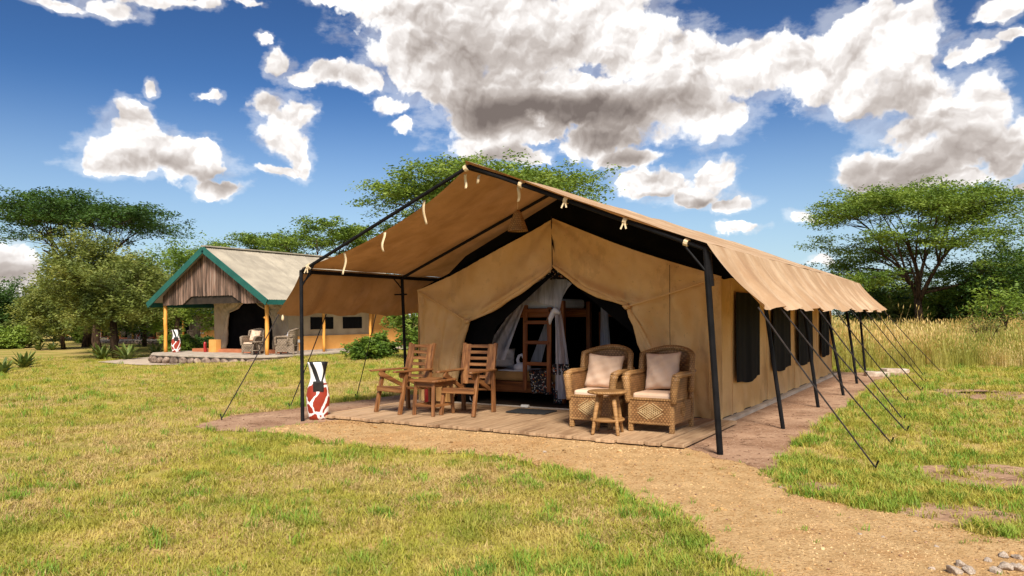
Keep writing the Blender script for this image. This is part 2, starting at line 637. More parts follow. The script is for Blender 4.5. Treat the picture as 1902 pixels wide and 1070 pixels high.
weave_mat('wicker', h('2a190b'), h('6b4826'), h('a0764a'), 150, 118)
weave_mat('wicker_pale', h('35200f'), h('7a5630'), h('ad8454'), 190, 118)
weave_mat('wicker_grey', h('332a22'), h('6f5f50'), h('96846f'), 60, 60)
pbr('cane_wrap', two(h('7d5529'), h('ae8452')), 1.0, 3, 0.5, 0.4, 14, stretch=(3, 3, 60), spec=0.4)
pbr('cane_pale', two(h('a98a5e'), h('c4a87c')), 20, 3, 0.6)
pbr('cushion', two(h('c8a88e'), h('d6baa2')), 2.5, 5, 0.9, 0.35, 5, spec=0.15, bdist=0.02)
pbr('white_linen', two(h('c9c6cc'), h('e0dde2')), 3.0, 5, 0.9, 0.3, 9, spec=0.15)
pbr('tan_sheet', two(h('a57b4a'), h('b98e5c')), 3.0, 5, 0.9, 0.2, 9, spec=0.15)
pbr('plastic_white', two(h('d0cec8'), h('dedcd6')), 3.0, 3, 0.4)
pbr('door_mat', two((0.012, 0.012, 0.013), (0.03, 0.03, 0.03)), 40, 3, 0.95, 0.6, 90)


def net_mat():
    m = bpy.data.materials.new('mosquito_net')
    m.use_nodes = True
    g = NT(m.node_tree)
    g.n.clear()
    d = g.new('ShaderNodeBsdfDiffuse')
    g.put(d.inputs[0], (0.80, 0.78, 0.84))
    tl = g.new('ShaderNodeBsdfTranslucent')
    g.put(tl.inputs[0], (0.80, 0.78, 0.84))
    t = g.new('ShaderNodeBsdfTransparent')
    m0 = g.new('ShaderNodeMixShader')
    m0.inputs[0].default_value = 0.35
    g.put(m0.inputs[1], d.outputs[0])
    g.put(m0.inputs[2], tl.outputs[0])
    mx = g.new('ShaderNodeMixShader')
    vec = g.new('ShaderNodeTexCoord').outputs['Object']
    k = g.noise(g.vmath('MULTIPLY', vec, (30, 30, 2)), 1.0, 3)
    g.put(mx.inputs[0], g.math('ADD', 0.22, g.math('MULTIPLY', k, 0.75)))
    g.put(mx.inputs[1], t.outputs[0])
    g.put(mx.inputs[2], m0.outputs[0])
    o = g.new('ShaderNodeOutputMaterial')
    g.put(o.inputs[0], mx.outputs[0])
    MATS['mosquito_net'] = m


net_mat()


def print_extra(g, vec, col, oi):
    n = g.new('ShaderNodeTexVoronoi')
    g.put(n.inputs['Vector'], vec)
    n.inputs['Scale'].default_value = 42
    sp = g.new('ShaderNodeSeparateColor')
    g.put(sp.inputs[0], n.outputs['Color'])
    c = g.ramp(sp.outputs[0], [(0.0, (0.02, 0.02, 0.03)), (0.45, (0.55, 0.50, 0.44)), (0.68, (0.45, 0.08, 0.02)), (0.82, (0.05, 0.09, 0.10)), (0.92, (0.5, 0.3, 0.08))], 'CONSTANT')
    return g.mix(g.step(n.outputs['Distance'], 0.35, 0.55), c, (0.015, 0.013, 0.015))


pbr('print_fabric', two((0.05,) * 3, (0.1,) * 3), 5, 3, 0.9, extra=print_extra)


def sculpture_mat():
    m = bpy.data.materials.new('animal_paint')
    m.use_nodes = True
    g = NT(m.node_tree)
    g.n.clear()
    vec = g.new('ShaderNodeTexCoord').outputs['Object']
    sp = g.new('ShaderNodeSeparateXYZ')
    g.put(sp.inputs[0], vec)
    wob = g.vmath('MULTIPLY_ADD', g.vmath('SUBTRACT', g.noise(vec, 7.0, 2, 0.5, True), (0.5, 0.5, 0.5)), (0.08, 0.08, 0.08), g.vmath('MULTIPLY', vec, (1.0, 0.6, 0.72)))
    edge = g.voro(wob, 5.0, 'DISTANCE_TO_EDGE')
    red = g.mix(g.noise(vec, 14.0, 4), h('a33a22'), h('7e2413'))
    gir = g.mix(g.step(edge, 0.052, 0.062), (0.78, 0.75, 0.72), red)
    # broad zebra bands on the head
    x, z = sp.outputs[0], sp.outputs[2]
    wv = g.math('MULTIPLY', g.math('SUBTRACT', g.noise(vec, 6.0, 1), 0.5), 0.03)
    xl = g.math('ADD', g.math('MULTIPLY', g.math('SUBTRACT', 0.80, z), 0.36), -0.078)
    dl = g.math('ABSOLUTE', g.math('SUBTRACT', g.math('ADD', x, wv), xl))
    left = g.step(dl, 0.032, 0.027)
    xr = g.math('ADD', 0.052, g.math('MULTIPLY', g.math('SINE', g.math('MULTIPLY', g.math('SUBTRACT', z, 0.55), 11.0)), 0.022))
    right = g.step(g.math('SUBTRACT', g.math('ADD', x, wv), xr), -0.003, 0.003)
    rim = g.step(g.math('SUBTRACT', x, g.math('ADD', 0.088, g.math('MULTIPLY', g.math('SUBTRACT', z, 0.60), 0.30))), 0.003, -0.003)
    blk = g.math('MAXIMUM', left, g.math('MULTIPLY', right, rim))
    zeb = g.mix(blk, (0.80, 0.78, 0.76), (0.012, 0.012, 0.013))
    top = g.step(g.math('ADD', sp.outputs[2], g.math('MULTIPLY', g.noise(vec, 9.0, 1), 0.05)), 0.535, 0.545)
    col = g.mix(top, gir, zeb)
    p = g.new('ShaderNodeBsdfPrincipled')
    g.put(p.inputs['Base Color'], col)
    p.inputs['Roughness'].default_value = 0.42
    b = g.new('ShaderNodeBump')
    b.inputs['Strength'].default_value = 0.3
    b.inputs['Distance'].default_value = 0.01
    g.put(b.inputs['Height'], g.noise(vec, 18.0, 4))
    g.put(p.inputs['Normal'], b.outputs[0])
    o = g.new('ShaderNodeOutputMaterial')
    g.put(o.inputs[0], p.outputs[0])
    MATS['animal_paint'] = m


sculpture_mat()
pbr('plaque', two((0.02, 0.018, 0.018), (0.04, 0.035, 0.032)), 9, 4, 0.6, 0.3, 30)
# far cottages
pbr('gable_plank', [(0.28, h('2e2520')), (0.42, h('5c4c42')), (0.55, h('84695a')), (0.75, h('8a7d72'))], 1.5, 6, 0.85, 0.6, 6, stretch=(8, 8, 0.7), spec=0.15, rand=0.45, bdist=0.03)
pbr('orange_post', two(h('d08a34'), h('e2a452')), 2.0, 5, 0.55, 0.3, 8, stretch=(4, 4, 1))
pbr('green_fascia', two((0.012, 0.085, 0.070), (0.018, 0.11, 0.088)), 3, 4, 0.5)
pbr('tin_roof', two(h('8d8475'), h('a69c8a')), 1.2, 6, 0.5, 0.1, 8, stretch=(1.5, 1.5, 0.6), spec=0.4, rand=0.05)
pbr('ochre_plaster', two(h('c98c46'), h('d89e58')), 1.5, 6, 0.85, 0.15, 20)
pbr('red_step', two(h('9c5a3c'), h('b4714e')), 2.0, 5, 0.8)
pbr('stone', [(0.3, h('4e4038')), (0.5, h('7d6a5c')), (0.7, h('a18e7e'))], 3.0, 6, 0.9, 0.7, 12, rand=0.4, bdist=0.03)
pbr('pale_stone', [(0.3, h('8a7766')), (0.5, h('b09e8c')), (0.7, h('cdbfb0'))], 9.0, 6, 0.85, 0.6, 40, rand=0.12)
pbr('red_paint', two((0.30, 0.012, 0.012), (0.38, 0.02, 0.018)), 5, 3, 0.3, spec=0.5)
pbr('paving', two(h('a3917f'), h('c0ae9a')), 1.5, 6, 0.9, 0.3, 15, coord='World')


# ground covers (world coordinates)
def ground_mats():
    def ex(g, vec, col, oi):
        p1 = g.noise(vec, 0.55, 5, 0.6)
        col = g.mix(g.step(p1, 0.42, 0.62), col, h('b29a60'))
        p2 = g.noise(vec, 3.5, 5, 0.6)
        col = g.mix(g.math('MULTIPLY', g.step(p2, 0.50, 0.68), 0.65), col, h('b08a5e'))
        p3 = g.noise(vec, 24.0, 4, 0.6)
        return g.mix(g.math('MULTIPLY', g.step(p3, 0.52, 0.7), 0.5), col, h('5d5026'))
    pbr('lawn_soil', two(h('857f3c'), h('9b9248')), 1.2, 6, 0.95, 0.9, 30, coord='World', spec=0.1, bdist=0.02, extra=ex)

    def ex2(g, vec, col, oi):
        v = g.voro(vec, 60.0, out='Color')
        sp = g.new('ShaderNodeSeparateColor')
        g.put(sp.inputs[0], v)
        col = g.mix(g.math('MULTIPLY', g.step(sp.outputs[0], 0.55, 0.9), 0.5), col, h('cfae80'))
        col = g.mix(g.math('MULTIPLY', g.step(sp.outputs[1], 0.72, 0.95), 0.5), col, h('8a6236'))
        p = g.noise(vec, 1.1, 5, 0.6)
        col = g.mix(g.math('MULTIPLY', g.step(p, 0.5, 0.7), 0.35), col, h('a9713f'))
        return col
    pbr('gravel', two(h('ac8a5e'), h('c4a274')), 5.0, 6, 0.95, 1.0, 55, coord='World', spec=0.1, bdist=0.02, extra=ex2)

    def ex3(g, vec, col, oi):
        p = g.noise(g.vmath('MULTIPLY', vec, (1.0, 1.0, 1.0)), 6.0, 6, 0.7)
        col = g.mix(g.math('MULTIPLY', g.step(p, 0.54, 0.64), 0.75), col, h('573b29'))
        c2 = g.noise(vec, 30.0, 4, 0.7)
        return g.mix(g.math('MULTIPLY', g.step(c2, 0.55, 0.68), 0.6), col, h('d0b49a'))
    pbr('bare_earth', two(h('86664f'), h('aa8a70')), 1.4, 6, 0.95, 1.0, 14, coord='World', spec=0.1, bdist=0.02, extra=ex3)


ground_mats()


def leaf_mat(name, stops, scale=0.9, transl=0.35, fine=9.0):
    def ex(g, vec, col, oi):
        f = g.noise(vec, fine, 2, 0.6)
        hs = g.new('ShaderNodeHueSaturation')
        g.put(hs.inputs['Color'], col)
        g.put(hs.inputs['Value'], g.math('ADD', 0.55, g.math('MULTIPLY', f, 0.9)))
        return hs.outputs[0]
    pbr(name, stops, scale, 3, 0.55, coord='World', spec=0.3, transl=transl, tcol=(1.0, 1.0, 0.55), extra=ex)


leaf_mat('acacia_leaf', [(0.3, h('435c22')), (0.5, h('6c8430')), (0.7, h('94a548'))])
leaf_mat('olive_leaf', [(0.3, h('4d5a2a')), (0.5, h('75803c')), (0.7, h('9c9c54'))])
leaf_mat('deep_leaf', [(0.3, h('29401d')), (0.5, h('3f5c24')), (0.7, h('5a7630'))])
leaf_mat('lime_leaf', [(0.3, h('53702a')), (0.5, h('748c32')), (0.7, h('93a647'))])
leaf_mat('agave_leaf', [(0.3, h('3c4a1e')), (0.5, h('5b6a2c')), (0.75, h('83904c'))], 5.0, 0.1)
pbr('bark', [(0.3, h('2a201a')), (0.5, h('463629')), (0.7, h('66513f'))], 3.0, 5, 0.95, 0.8, 10, stretch=(4, 4, 0.7), spec=0.1, bdist=0.04)
leaf_mat('grass_green', [(0.32, h('8f963a')), (0.5, h('aca646')), (0.68, h('c8b666'))], 1.6, 0.35, 14)
leaf_mat('grass_dry', [(0.3, h('b59c66')), (0.5, h('c9b078')), (0.7, h('b3a356'))], 1.3, 0.3, 14)
leaf_mat('dead_grass', [(0.3, h('7a6240')), (0.5, h('96794e')), (0.7, h('b0925f'))], 2.0, 0.2, 14)
leaf_mat('grass_lush', [(0.3, h('6a8c30')), (0.5, h('83a038')), (0.7, h('a0ae4c'))], 2.0, 0.35, 14)
leaf_mat('straw', [(0.3, h('b89a54')), (0.5, h('d2b26c')), (0.7, h('e0c88e'))], 0.5, 0.35, 6)
leaf_mat('straw_green', [(0.3, h('87903e')), (0.5, h('a5a04c')), (0.7, h('bdb064'))], 0.7, 0.35, 6)
pbr('pebble', [(0.3, h('7d5c36')), (0.5, h('a58256')), (0.7, h('c2a67c'))], 0.7, 2, 0.9, coord='World', rand=0.35)
pbr('litter', two(h('7a5a44'), h('a08068')), 9.0, 3, 0.95, coord='World', rand=0.4)

# ------------------------------------------------------------------ ground
RNG = np.random.default_rng(7)
random.seed(11)


def axis(lo, hi, near, step):
    a = [0.0]
    st = step
    while a[-1] < hi:
        a.append(a[-1] + st)
        if a[-1] > near:
            st *= 1.35
    b = [0.0]
    st = step
    while b[-1] > lo:
        b.append(b[-1] - st)
        if b[-1] < -near:
            st *= 1.35
    return np.array(sorted(set(b[1:] + a)))


gx, gy = axis(-3500, 3500, 40, 1.0), axis(-60, 5000, 50, 1.0)
X, Y = np.meshgrid(gx, gy)
Z = terrain(X, Y)
me = bpy.data.meshes.new('ground')
nx, ny = len(gx), len(gy)
me.from_pydata(np.stack([X.ravel(), Y.ravel(), Z.ravel()], 1).tolist(), [],
               [(j * nx + i, j * nx + i + 1, (j + 1) * nx + i + 1, (j + 1) * nx + i) for j in range(ny - 1) for i in range(nx - 1)])
tag(mobj('ground', me, 'lawn_soil'), 'yellow green savanna lawn around the tents', kind='structure')


def hash_noise(t, seed):
    r = random.Random(seed)
    ph = [r.uniform(0, 6.28) for _ in range(6)]
    return sum(math.sin(t * f + p) * a for f, p, a in zip((0.9, 2.1, 4.3, 8.7, 15.1, 27.3), ph, (0.30, 0.24, 0.18, 0.12, 0.10, 0.06)))


def rough_poly(pts, amp, seed, step=0.07):
    out = []
    acc = 0.0
    n = len(pts)
    for i in range(n):
        p, q = np.array(pts[i][:2]), np.array(pts[(i + 1) % n][:2])
        L = np.linalg.norm(q - p)
        k = max(1, int(L / step))
        nrm = np.array([-(q - p)[1], (q - p)[0]]) / max(L, 1e-6)
        for j in range(k):
            u = j / k
            out.append(p + (q - p) * u + nrm * amp * hash_noise(acc + L * u, seed))
        acc += L
    return np.array(out)


def sheet(name, poly, z, mat, label, follow=False):
    bm = bmesh.new()
    vs = [bm.verts.new((p[0], p[1], (terrain(p[0], p[1]) if follow else 0) + z)) for p in poly]
    f = bm.faces.new(vs)
    bmesh.ops.triangulate(bm, faces=[f])
    bmesh.ops.recalc_face_normals(bm, faces=bm.faces)
    me = bpy.data.meshes.new(name)
    bm.to_mesh(me)
    bm.free()
    if me.polygons and me.polygons[0].normal.z < 0:
        me.flip_normals()
    return tag(mobj(name, me, mat), label, kind='structure')


def pz(lst, z=0.0):
    return [tuple(onz(*p, z)[:2]) for p in lst]


def tl(lst):
    return [tuple(T.w(*p)[:2]) for p in lst]


PATH = pz([(478, 797), (540, 789), (600, 785)]) + tl([(0.3, 0.55), (5.2, 0.55)]) + pz([(1338, 851), (1385, 862), (1435, 886), (1520, 924), (1640, 950), (1750, 972), (1830, 998), (1905, 1008), (2010, 1030)]) + \
    [(4.4, 3.2), (2.4, 2.4)] + pz([(1520, 1150), (1430, 1078), (1375, 1048), (1330, 1018), (1285, 980), (1235, 945), (1170, 916), (1100, 888), (1050, 868), (950, 856), (880, 848), (760, 842), (660, 830), (560, 816), (500, 806)])
EARTH = pz([(365, 791), (430, 772), (520, 763), (600, 751), (680, 741), (735, 735)]) + tl([(-0.5, 4.0), (-0.45, 9.0), (-0.4, 12.6), (6.2, 12.7)]) + \
    pz([(1700, 693), (1640, 703), (1606, 720), (1578, 744), (1545, 772), (1503, 806), (1462, 836), (1436, 872), (1392, 866), (1338, 853)]) + tl([(5.0, 0.62), (0.5, 0.62)]) + pz([(560, 794), (480, 803), (400, 801)])
EARTH_R = rough_poly(EARTH, 0.12, 3)
PATH_R = rough_poly(PATH, 0.19, 5)
sheet('bare_earth_ground', EARTH_R, 0.004, 'bare_earth', 'pinkish bare sandy earth around the big canvas tent')
sheet('gravel_path', PATH_R, 0.009, 'gravel', 'orange gravel path leading to the wooden deck')
SPOTS = []
for k, (px, py, r) in enumerate(((1830, 885, 0.55), (1870, 735, 0.8), (1800, 727, 0.5), (1500, 905, 0.25), (1780, 960, 0.3))):
    c0 = onz(px, py)
    pts = [(c0[0] + r * math.cos(a) * 1.3, c0[1] + r * math.sin(a)) for a in np.linspace(0, 6.28, 14)[:-1]]
    pr = rough_poly(pts, 0.22, 20 + k)
    SPOTS.append(pr)
    sheet('bare_patch', pr, 0.005, 'bare_earth', 'bare sandy patch worn into the lawn')

# ------------------------------------------------------------------ the big tent
tent = thing('safari_tent', 'large tan canvas safari tent with a pitched fly roof and tied back door flaps', 'tent', T.w(0, 0), T.rz)
SCN, HW, ZR, ZE, TEND = 2.78, 2.92, 3.29, 2.13, 11.95
RAFT = [0.12, 2.3, 4.9, 6.9, 9.4, 11.8]


def sag_t(t):
    for a, b in zip(RAFT[:-1], RAFT[1:]):
        if a <= t <= b:
            return math.sin(math.pi * (t - a) / (b - a))
    return 0.0


def fly(u, v):
    w = -1 + 2 * u
    x = abs(w)
    if w < 0:
        t0 = 0.14 + 0.22 * math.sin(math.pi * x) ** 0.7
    else:
        t0 = 0.02 + 0.03 * math.sin(x * 9)
    t = t0 + (TEND - t0) * v
    z = ZR - (ZR - ZE) * x
    edge = math.exp(-((t - t0) / 0.5) ** 2)
    z += -0.035 * math.sin(math.pi * x) * (0.4 + 0.6 * sag_t(t)) - 0.03 * sag_t(t) * (1 - x) + 0.022
    if w < 0:
        z -= 0.075 * math.sin(math.pi * x) * edge
    z += 0.010 * math.sin(9 * x + 2.2 * t) * math.sin(3.1 * t + 4 * w) + 0.008 * math.sin(16 * t + 3 * x) * x * (1 - x) * 4
    return (SCN + w * HW, t, z)


flyo = MB().grid(fly, 56, 110).build('fly_sheet', 'fly_canvas', tent, smooth=True)
HEM_T = [0.02, 1.0, 1.98, 3.3, 4.7, 6.45, 8.4, 10.2, 11.9]


def hem_sag(t):
    for a, b in zip(HEM_T[:-1], HEM_T[1:]):
        if a <= t <= b:
            return math.sin(math.pi * (t - a) / (b - a))
    return 0.0


for sg in (-1, 1):
    def val(u, v, sg=sg):
        t0 = 0.15 if sg < 0 else 0.03
        t = t0 + (TEND - t0) * u
        out = 0.50 * v + (0.025 * math.sin(7.5 * t) + 0.018 * math.sin(13.7 * t + 1)) * v - 0.05 * math.sin(math.pi * v) + 0.03 * math.sin(21 * t + 4 * v) * v * (1 - v)
        out += 0.035 * (1 - hem_sag(t)) ** 3 * v ** 1.5
        zz = ZE + 0.020 + (1.505 - ZE) * v - 0.055 * hem_sag(t) * v ** 3 + 0.006 * math.sin(17 * t) * v
        return (SCN + sg * (HW + out), t, zz)
    vo = MB().grid(val, 150, 12).build('side_valance', 'fly_canvas', tent, smooth=True)
    if sg > 0:
        vo.data.flip_normals()

PR = 0.026


def pole(name, p, q, r=PR, lab=None):
    return MB().tube([p, lerp(p, q, 0.5), q], r, 10).build(name, 'black_pole', tent, smooth=False, label=lab)


EL, ER = SCN - HW + 0.03, SCN + HW - 0.03
pole('pole', (0, 0, -0.02), (EL, 0.1, ZE - 0.02))
pr_ = pole('pole', (5.756, 0.25, -0.02), (ER, 0.1, ZE - 0.02), 0.032)
MB().tube([(5.70, 0.15, 1.72), (5.68, 0.115, 2.06)], 0.040, 10).build('sleeve', 'black_pole', pr_)
for s0, t0 in ((5.937, 2.367), (5.931, 4.892), (6.018, 6.891), (5.925, 9.46), (5.829, 11.77)):
    pole('pole', (s0, t0, -0.02), (ER, t0 - 0.05, ZE - 0.02))
for t0 in (2.3, 4.9, 6.9, 9.4, 11.8):
    pole('pole', (-0.03, t0, -0.02), (EL, t0, ZE - 0.02))
for t0 in (0.1, 2.3):
    for e in (EL, ER):
        pole('rafter', (e, t0, ZE - 0.035), (SCN, t0, ZR - 0.035), 0.024)
for t0 in (4.9, 6.9, 9.4, 11.8):
    for e in (EL, ER):
        pole('rafter', (e, t0, ZE - 0.06), (SCN, t0, ZR - 0.09), 0.028)
pole('ridge_pole', (SCN, 0.1, ZR - 0.05), (SCN, TEND - 0.1, ZR - 0.10), 0.032)
pole('eave_rail', (EL, 0.1, ZE - 0.035), (EL, TEND - 0.1, ZE - 0.035), 0.028)
pole('eave_rail', (ER, 0.1, ZE - 0.035), (ER, TEND - 0.1, ZE - 0.035), 0.028)
for e, sg in ((EL, 1), (ER, -1)):
    pole('brace', (e, 0.1, ZE - 0.26), (e + sg * 0.26, 0.1, ZE + 0.06), 0.012)
pole('brace', (EL, 0.1, ZE - 0.22), (EL, 0.30, ZE - 0.05), 0.010)
pole('brace', (EL, 2.3, ZE - 0.22), (EL, 2.08, ZE - 0.05), 0.010)
pole('brace', (EL - 0.16, 2.3, ZE - 0.31), (EL + 0.1, 2.3, ZE - 0.31), 0.012)

# cream tapes that tie the fly to the front rafters
TAPES = [((642, 470), (642, 510)), ((715, 432), (716, 468)), ((791, 373), (792, 417)), ((867, 325), (867, 351)), ((893, 325), (890, 342)), ((968, 347), (964, 375))]
for k, (a, b) in enumerate(TAPES):
    p, q = T.ont(*a, 0.20), T.ont(*b, 0.20)
    ln = p[2] - q[2]
    wd = 0.020

    def strip(u, v, p=p, q=q, k=k, wd=wd):
        m = lerp(p, q, v)
        return (m[0] + (u - 0.5) * 2 * wd * (1 - 0.15 * v) + 0.012 * math.sin(5 * v + k), m[1] - 0.03 + 0.02 * math.sin(4 * v + 2 * k), m[2])
    MB().grid(strip, 2, 8).build('tie_tape', 'cream_tape', tent, smooth=True, solid=0.003)
for px, py in ((1052, 378), (1162, 413), (1275, 449), (968, 343), (574, 490), (866, 320)):
    p = T.ont(px, py, 0.1)
    w = np.clip(abs(p[0] - SCN) / (HW - 0.03), 0, 1)
    zc = ZR - 0.035 - (ZR - ZE) * w
    p = (p[0], 0.1, zc)
    m = MB()
    d = Vector((HW - 0.03, 0, -(ZR - ZE))).normalized()
    if p[0] < SCN:
        d.x *= -1
    m.tube([Vector(p) - d * 0.022, Vector(p) + d * 0.022], 0.042, 10)
    tp = m.build('tie_tape', 'cream_tape', tent)
    if px in (1052, 1162, 574):
        m = MB()
        for sx in (-0.025, 0.02):
            m.beam((p[0] + sx * 0.4, 0.055, zc - 0.03), (p[0] + sx * 1.4, 0.045, zc - 0.09), 0.018, 0.004, up=(0, 1, 0))
        m.build('tape_end', 'cream_tape', tp)

# guy ropes and their stakes
STAKES = [((0.02), (7.192, 0.178)), ((1.0), (7.192, 1.696)), ((1.98), (7.275, 2.689)), ((3.3), (7.163, 3.785)), ((4.7), (7.033, 6.278)), ((6.45), (7.147, 8.198)), ((8.4), (7.10, 10.2)), ((10.2), (6.986, 12.135)), ((11.9), (7.298, 13.373))]
for t0, (ss_, st_) in STAKES:
    p = (SCN + HW + 0.50, t0, 1.50)
    r = MB().tube([p, lerp(p, (ss_, st_, 0.03), 0.5)[:2] + (lerp(p, (ss_, st_, 0.03), 0.5)[2] - 0.02,), (ss_, st_, 0.03)], 0.0085, 6).build('guy_rope', 'rope', tent)
    MB().tube([(ss_ + 0.03, st_, 0.09), (ss_ - 0.03, st_, -0.08)], [0.009, 0.005], 6).build('stake', 'black_pole', r)
for t0, (ss_, st_) in ((0.16, (-1.117, -0.465)), (1.1, (-1.30, 0.95)), (2.25, (-1.389, 2.555))):
    p = (SCN - HW - 0.50, t0, 1.50)
    r = MB().tube([p, lerp(p, (ss_, st_, 0.03), 0.5)[:2] + (lerp(p, (ss_, st_, 0.03), 0.5)[2] - 0.02,), (ss_, st_, 0.03)], 0.008, 6).build('guy_rope', 'rope', tent)
    MB().tube([(ss_ - 0.03, st_, 0.09), (ss_ + 0.03, st_, -0.08)], [0.009, 0.005], 6).build('stake', 'black_pole', r)
MB().lathe([(0.004, 0), (0.018, 0.02), (0.02, 0.05), (0.006, 0.09)], 8, (SCN - HW - 0.42, 0.16, 1.40)).build('rope_toggle', 'cream_tape', tent)


# inner tent: tied-back front, walls
def drape(parent, mat, apex, opn, eave, tie, bot_out, bot_in, t, seed, dirn, folds=1.0, name='door_flap'):
    r = random.Random(seed)
    ph = [r.uniform(0, 6.28) for _ in range(5)]

    def fn(u, v):
        if v <= 0.5:
            k = v / 0.5
            o = lerp(apex, eave, k)
            i = lerp(opn, tie, k)
            bow = 0.10 * math.sin(math.pi * k)
            i = (i[0] - dirn * bow * 0.5, i[1] - bow * 0.55 + 0.02)
            o = (o[0], o[1] - 0.05 * math.sin(math.pi * k))
        else:
            k = (v - 0.5) / 0.5
            o = (eave[0] + (bot_out[0] - eave[0]) * k, eave[1] + (bot_out[1] - eave[1]) * k)
            kk = k ** 0.85
            i = (tie[0] + (bot_in[0] - tie[0]) * kk + dirn * 0.04 * math.sin(math.pi * k), tie[1] + (bot_in[1] - tie[1]) * k)
        s = o[0] + (i[0] - o[0]) * u
        z = o[1] + (i[1] - o[1]) * u
        near = u ** 2
        d = 0.0
        if v <= 0.5:
            k = v / 0.5
            d += 0.055 * math.exp(-((u - 0.92) / 0.07) ** 2) * (0.3 + 0.7 * math.sin(math.pi * min(k, 0.95)))
            d += folds * 0.065 * math.sin(13 * u + 2.5 * k + ph[0]) * near * k
            d += folds * 0.036 * math.sin(7 * u - 9 * k + ph[1])
        else:
            k = (v - 0.5) / 0.5
            d += folds * 0.075 * math.sin(15 * u * (1 - 0.25 * k) + ph[2]) * (0.25 + 0.75 * u) * (0.5 + 0.5 * k)
            d += folds * 0.018 * math.sin(27 * u + 5 * k + ph[3])
            d += 0.05 * math.exp(-((u - 0.9) / 0.12) ** 2) * (1 - k)
        for (px_, pz_), kk_, am_ in ((tie, 15, 0.024), (eave, 13, 0.018), (apex, 11, 0.014)):
            rr_ = math.hypot(s - px_, z - pz_)
            d += folds * am_ * math.sin(kk_ * math.atan2(z - pz_, s - px_) + ph[1]) * math.exp(-rr_ / 0.55) * min(1.0, rr_ / 0.12)
        pinch = math.exp(-(((u - 1) / 0.14) ** 2 + ((v - 0.5) / 0.05) ** 2))
        d = d * (1 - 0.6 * pinch) + 0.04 * pinch
        d += 0.010 * math.sin(31 * s + 11 * z + ph[4]) * math.sin(17 * z - 5 * s)
        return (s, t - d, z)
    o = MB().grid(fn, 64, 72).build(name, mat, parent, smooth=True)
    up = [fn(1.0, 0.5 * k / 12) for k in range(13)]
    up = [(p[0], p[1] - 0.012, p[2] + 0.01) for p in up]
    MB().tube(up, [0.016 + 0.026 * math.sin(math.pi * min(k / 12, 0.92)) ** 0.8 + 0.006 * math.sin(1.7 * k) for k in range(13)], 10).build('rolled_edge', mat, o, smooth=True)
    lo = [fn(1.0, 0.5 + 0.5 * k / 12) for k in range(13)]
    for q, (dx, rs) in enumerate(((0.0, 1.0), (0.10, 0.8), (0.20, 0.55))):
        pts = [(p[0] + dirn * dx * (k / 12) ** 0.7, p[1] - 0.03 + 0.01 * math.sin(k + q), p[2]) for k, p in enumerate(lo)]
        MB().tube(pts, [rs * (0.022 + 0.060 * (k / 12) ** 0.6 + 0.008 * math.sin(2.1 * k + q)) for k in range(13)], 12).build('gathered_fold', mat, o, smooth=True)
    return o


TI = 2.5
APX, OPN = (2.62, 2.90), (2.64, 2.16)
drape(tent, 'wall_canvas', APX, OPN, (0.06, 1.89), (1.13, 1.36), (0.10, 0.05), (0.70, 0.06), TI, 1, -1)
drape(tent, 'wall_canvas', APX, OPN, (5.14, 1.94), (3.84, 1.55), (5.14, 0.05), (4.30, 0.06), TI, 2, 1)
MB().tube([(2.62, TI - 0.03, 2.92), (2.63, TI - 0.035, 2.5), (2.64, TI - 0.05, 2.15)], 0.008, 6).build('seam', 'rope', tent)
MB().tube([(0.10, TI - 0.03, 1.87), (0.6, TI - 0.07, 1.63), (1.12, TI - 0.11, 1.37)], 0.012, 6).build('tie_cord', 'wall_canvas', tent)
MB().tube([(5.08, TI - 0.03, 1.92), (4.5, TI - 0.08, 1.74), (3.85, TI - 0.11, 1.56)], 0.012, 6).build('tie_cord', 'wall_canvas', tent)
for s_ in (4.45, 4.98):
    MB().tube([(s_, TI - 0.045, 2.12 - (s_ - 4.45) * 0.35), (s_, TI - 0.06, 1.2), (s_ + 0.01, TI - 0.05, 0.1)], 0.004, 5).build('seam', 'rope' if s_ < 4.6 else 'wall_canvas', tent)
for t_ in (2.95, 5.0, 7.15, 9.5):
    MB().tube([(5.155, t_, 0.08), (5.145, t_, 1.0), (5.14, t_, 1.9)], 0.006, 5).build('seam', 'wall_canvas', tent)
for s_, z_ in ((1.13, 1.36), (3.84, 1.55)):
    MB().tube([(s_ - 0.05, TI - 0.10, z_ + 0.02), (s_, TI - 0.13, z_), (s_ + 0.05, TI - 0.10, z_ + 0.01)], [0.02, 0.035, 0.02], 8).build('tie_knot', 'wall_canvas', tent, smooth=True)


def side(u, v):
    t = TI + (11.65 - TI) * u
    z = 0.05 + 1.89 * v
    return (5.12 + 0.012 * math.sin(4.1 * t) * math.sin(math.pi * v) + 0.008 * math.sin(11 * t + 3 * z) + 0.010 * math.exp(-v * 6) * math.sin(6 * t) - 0.03 * math.sin(math.pi * v), t, z)


MB().grid(side, 120, 14).build('side_wall', 'wall_canvas', tent, smooth=True)
MB().grid(lambda u, v: (0.06 + 0.012 * math.sin(5 * u * 9), TI + 9.15 * u, 0.05 + 1.85 * v), 60, 6).build('side_wall', 'wall_canvas', tent, smooth=True)
MB().add([(0.06, 11.66, 0.05), (5.12, 11.66, 0.05), (5.12, 11.66, 1.94), (2.62, 11.66, 2.9), (0.06, 11.66, 1.9)], [(0, 1, 2, 3, 4)]).build('back_wall', 'wall_canvas', tent)
MB().add([(5.14, TI + 0.03, 1.95), (2.62, TI + 0.03, 2.91), (2.62, 11.65, 2.91), (5.14, 11.65, 1.95), (0.05, TI + 0.03, 1.9), (0.05, 11.65, 1.9)], [(0, 1, 2, 3), (1, 4, 5, 2)]).build('inner_roof', 'black_mesh', tent)
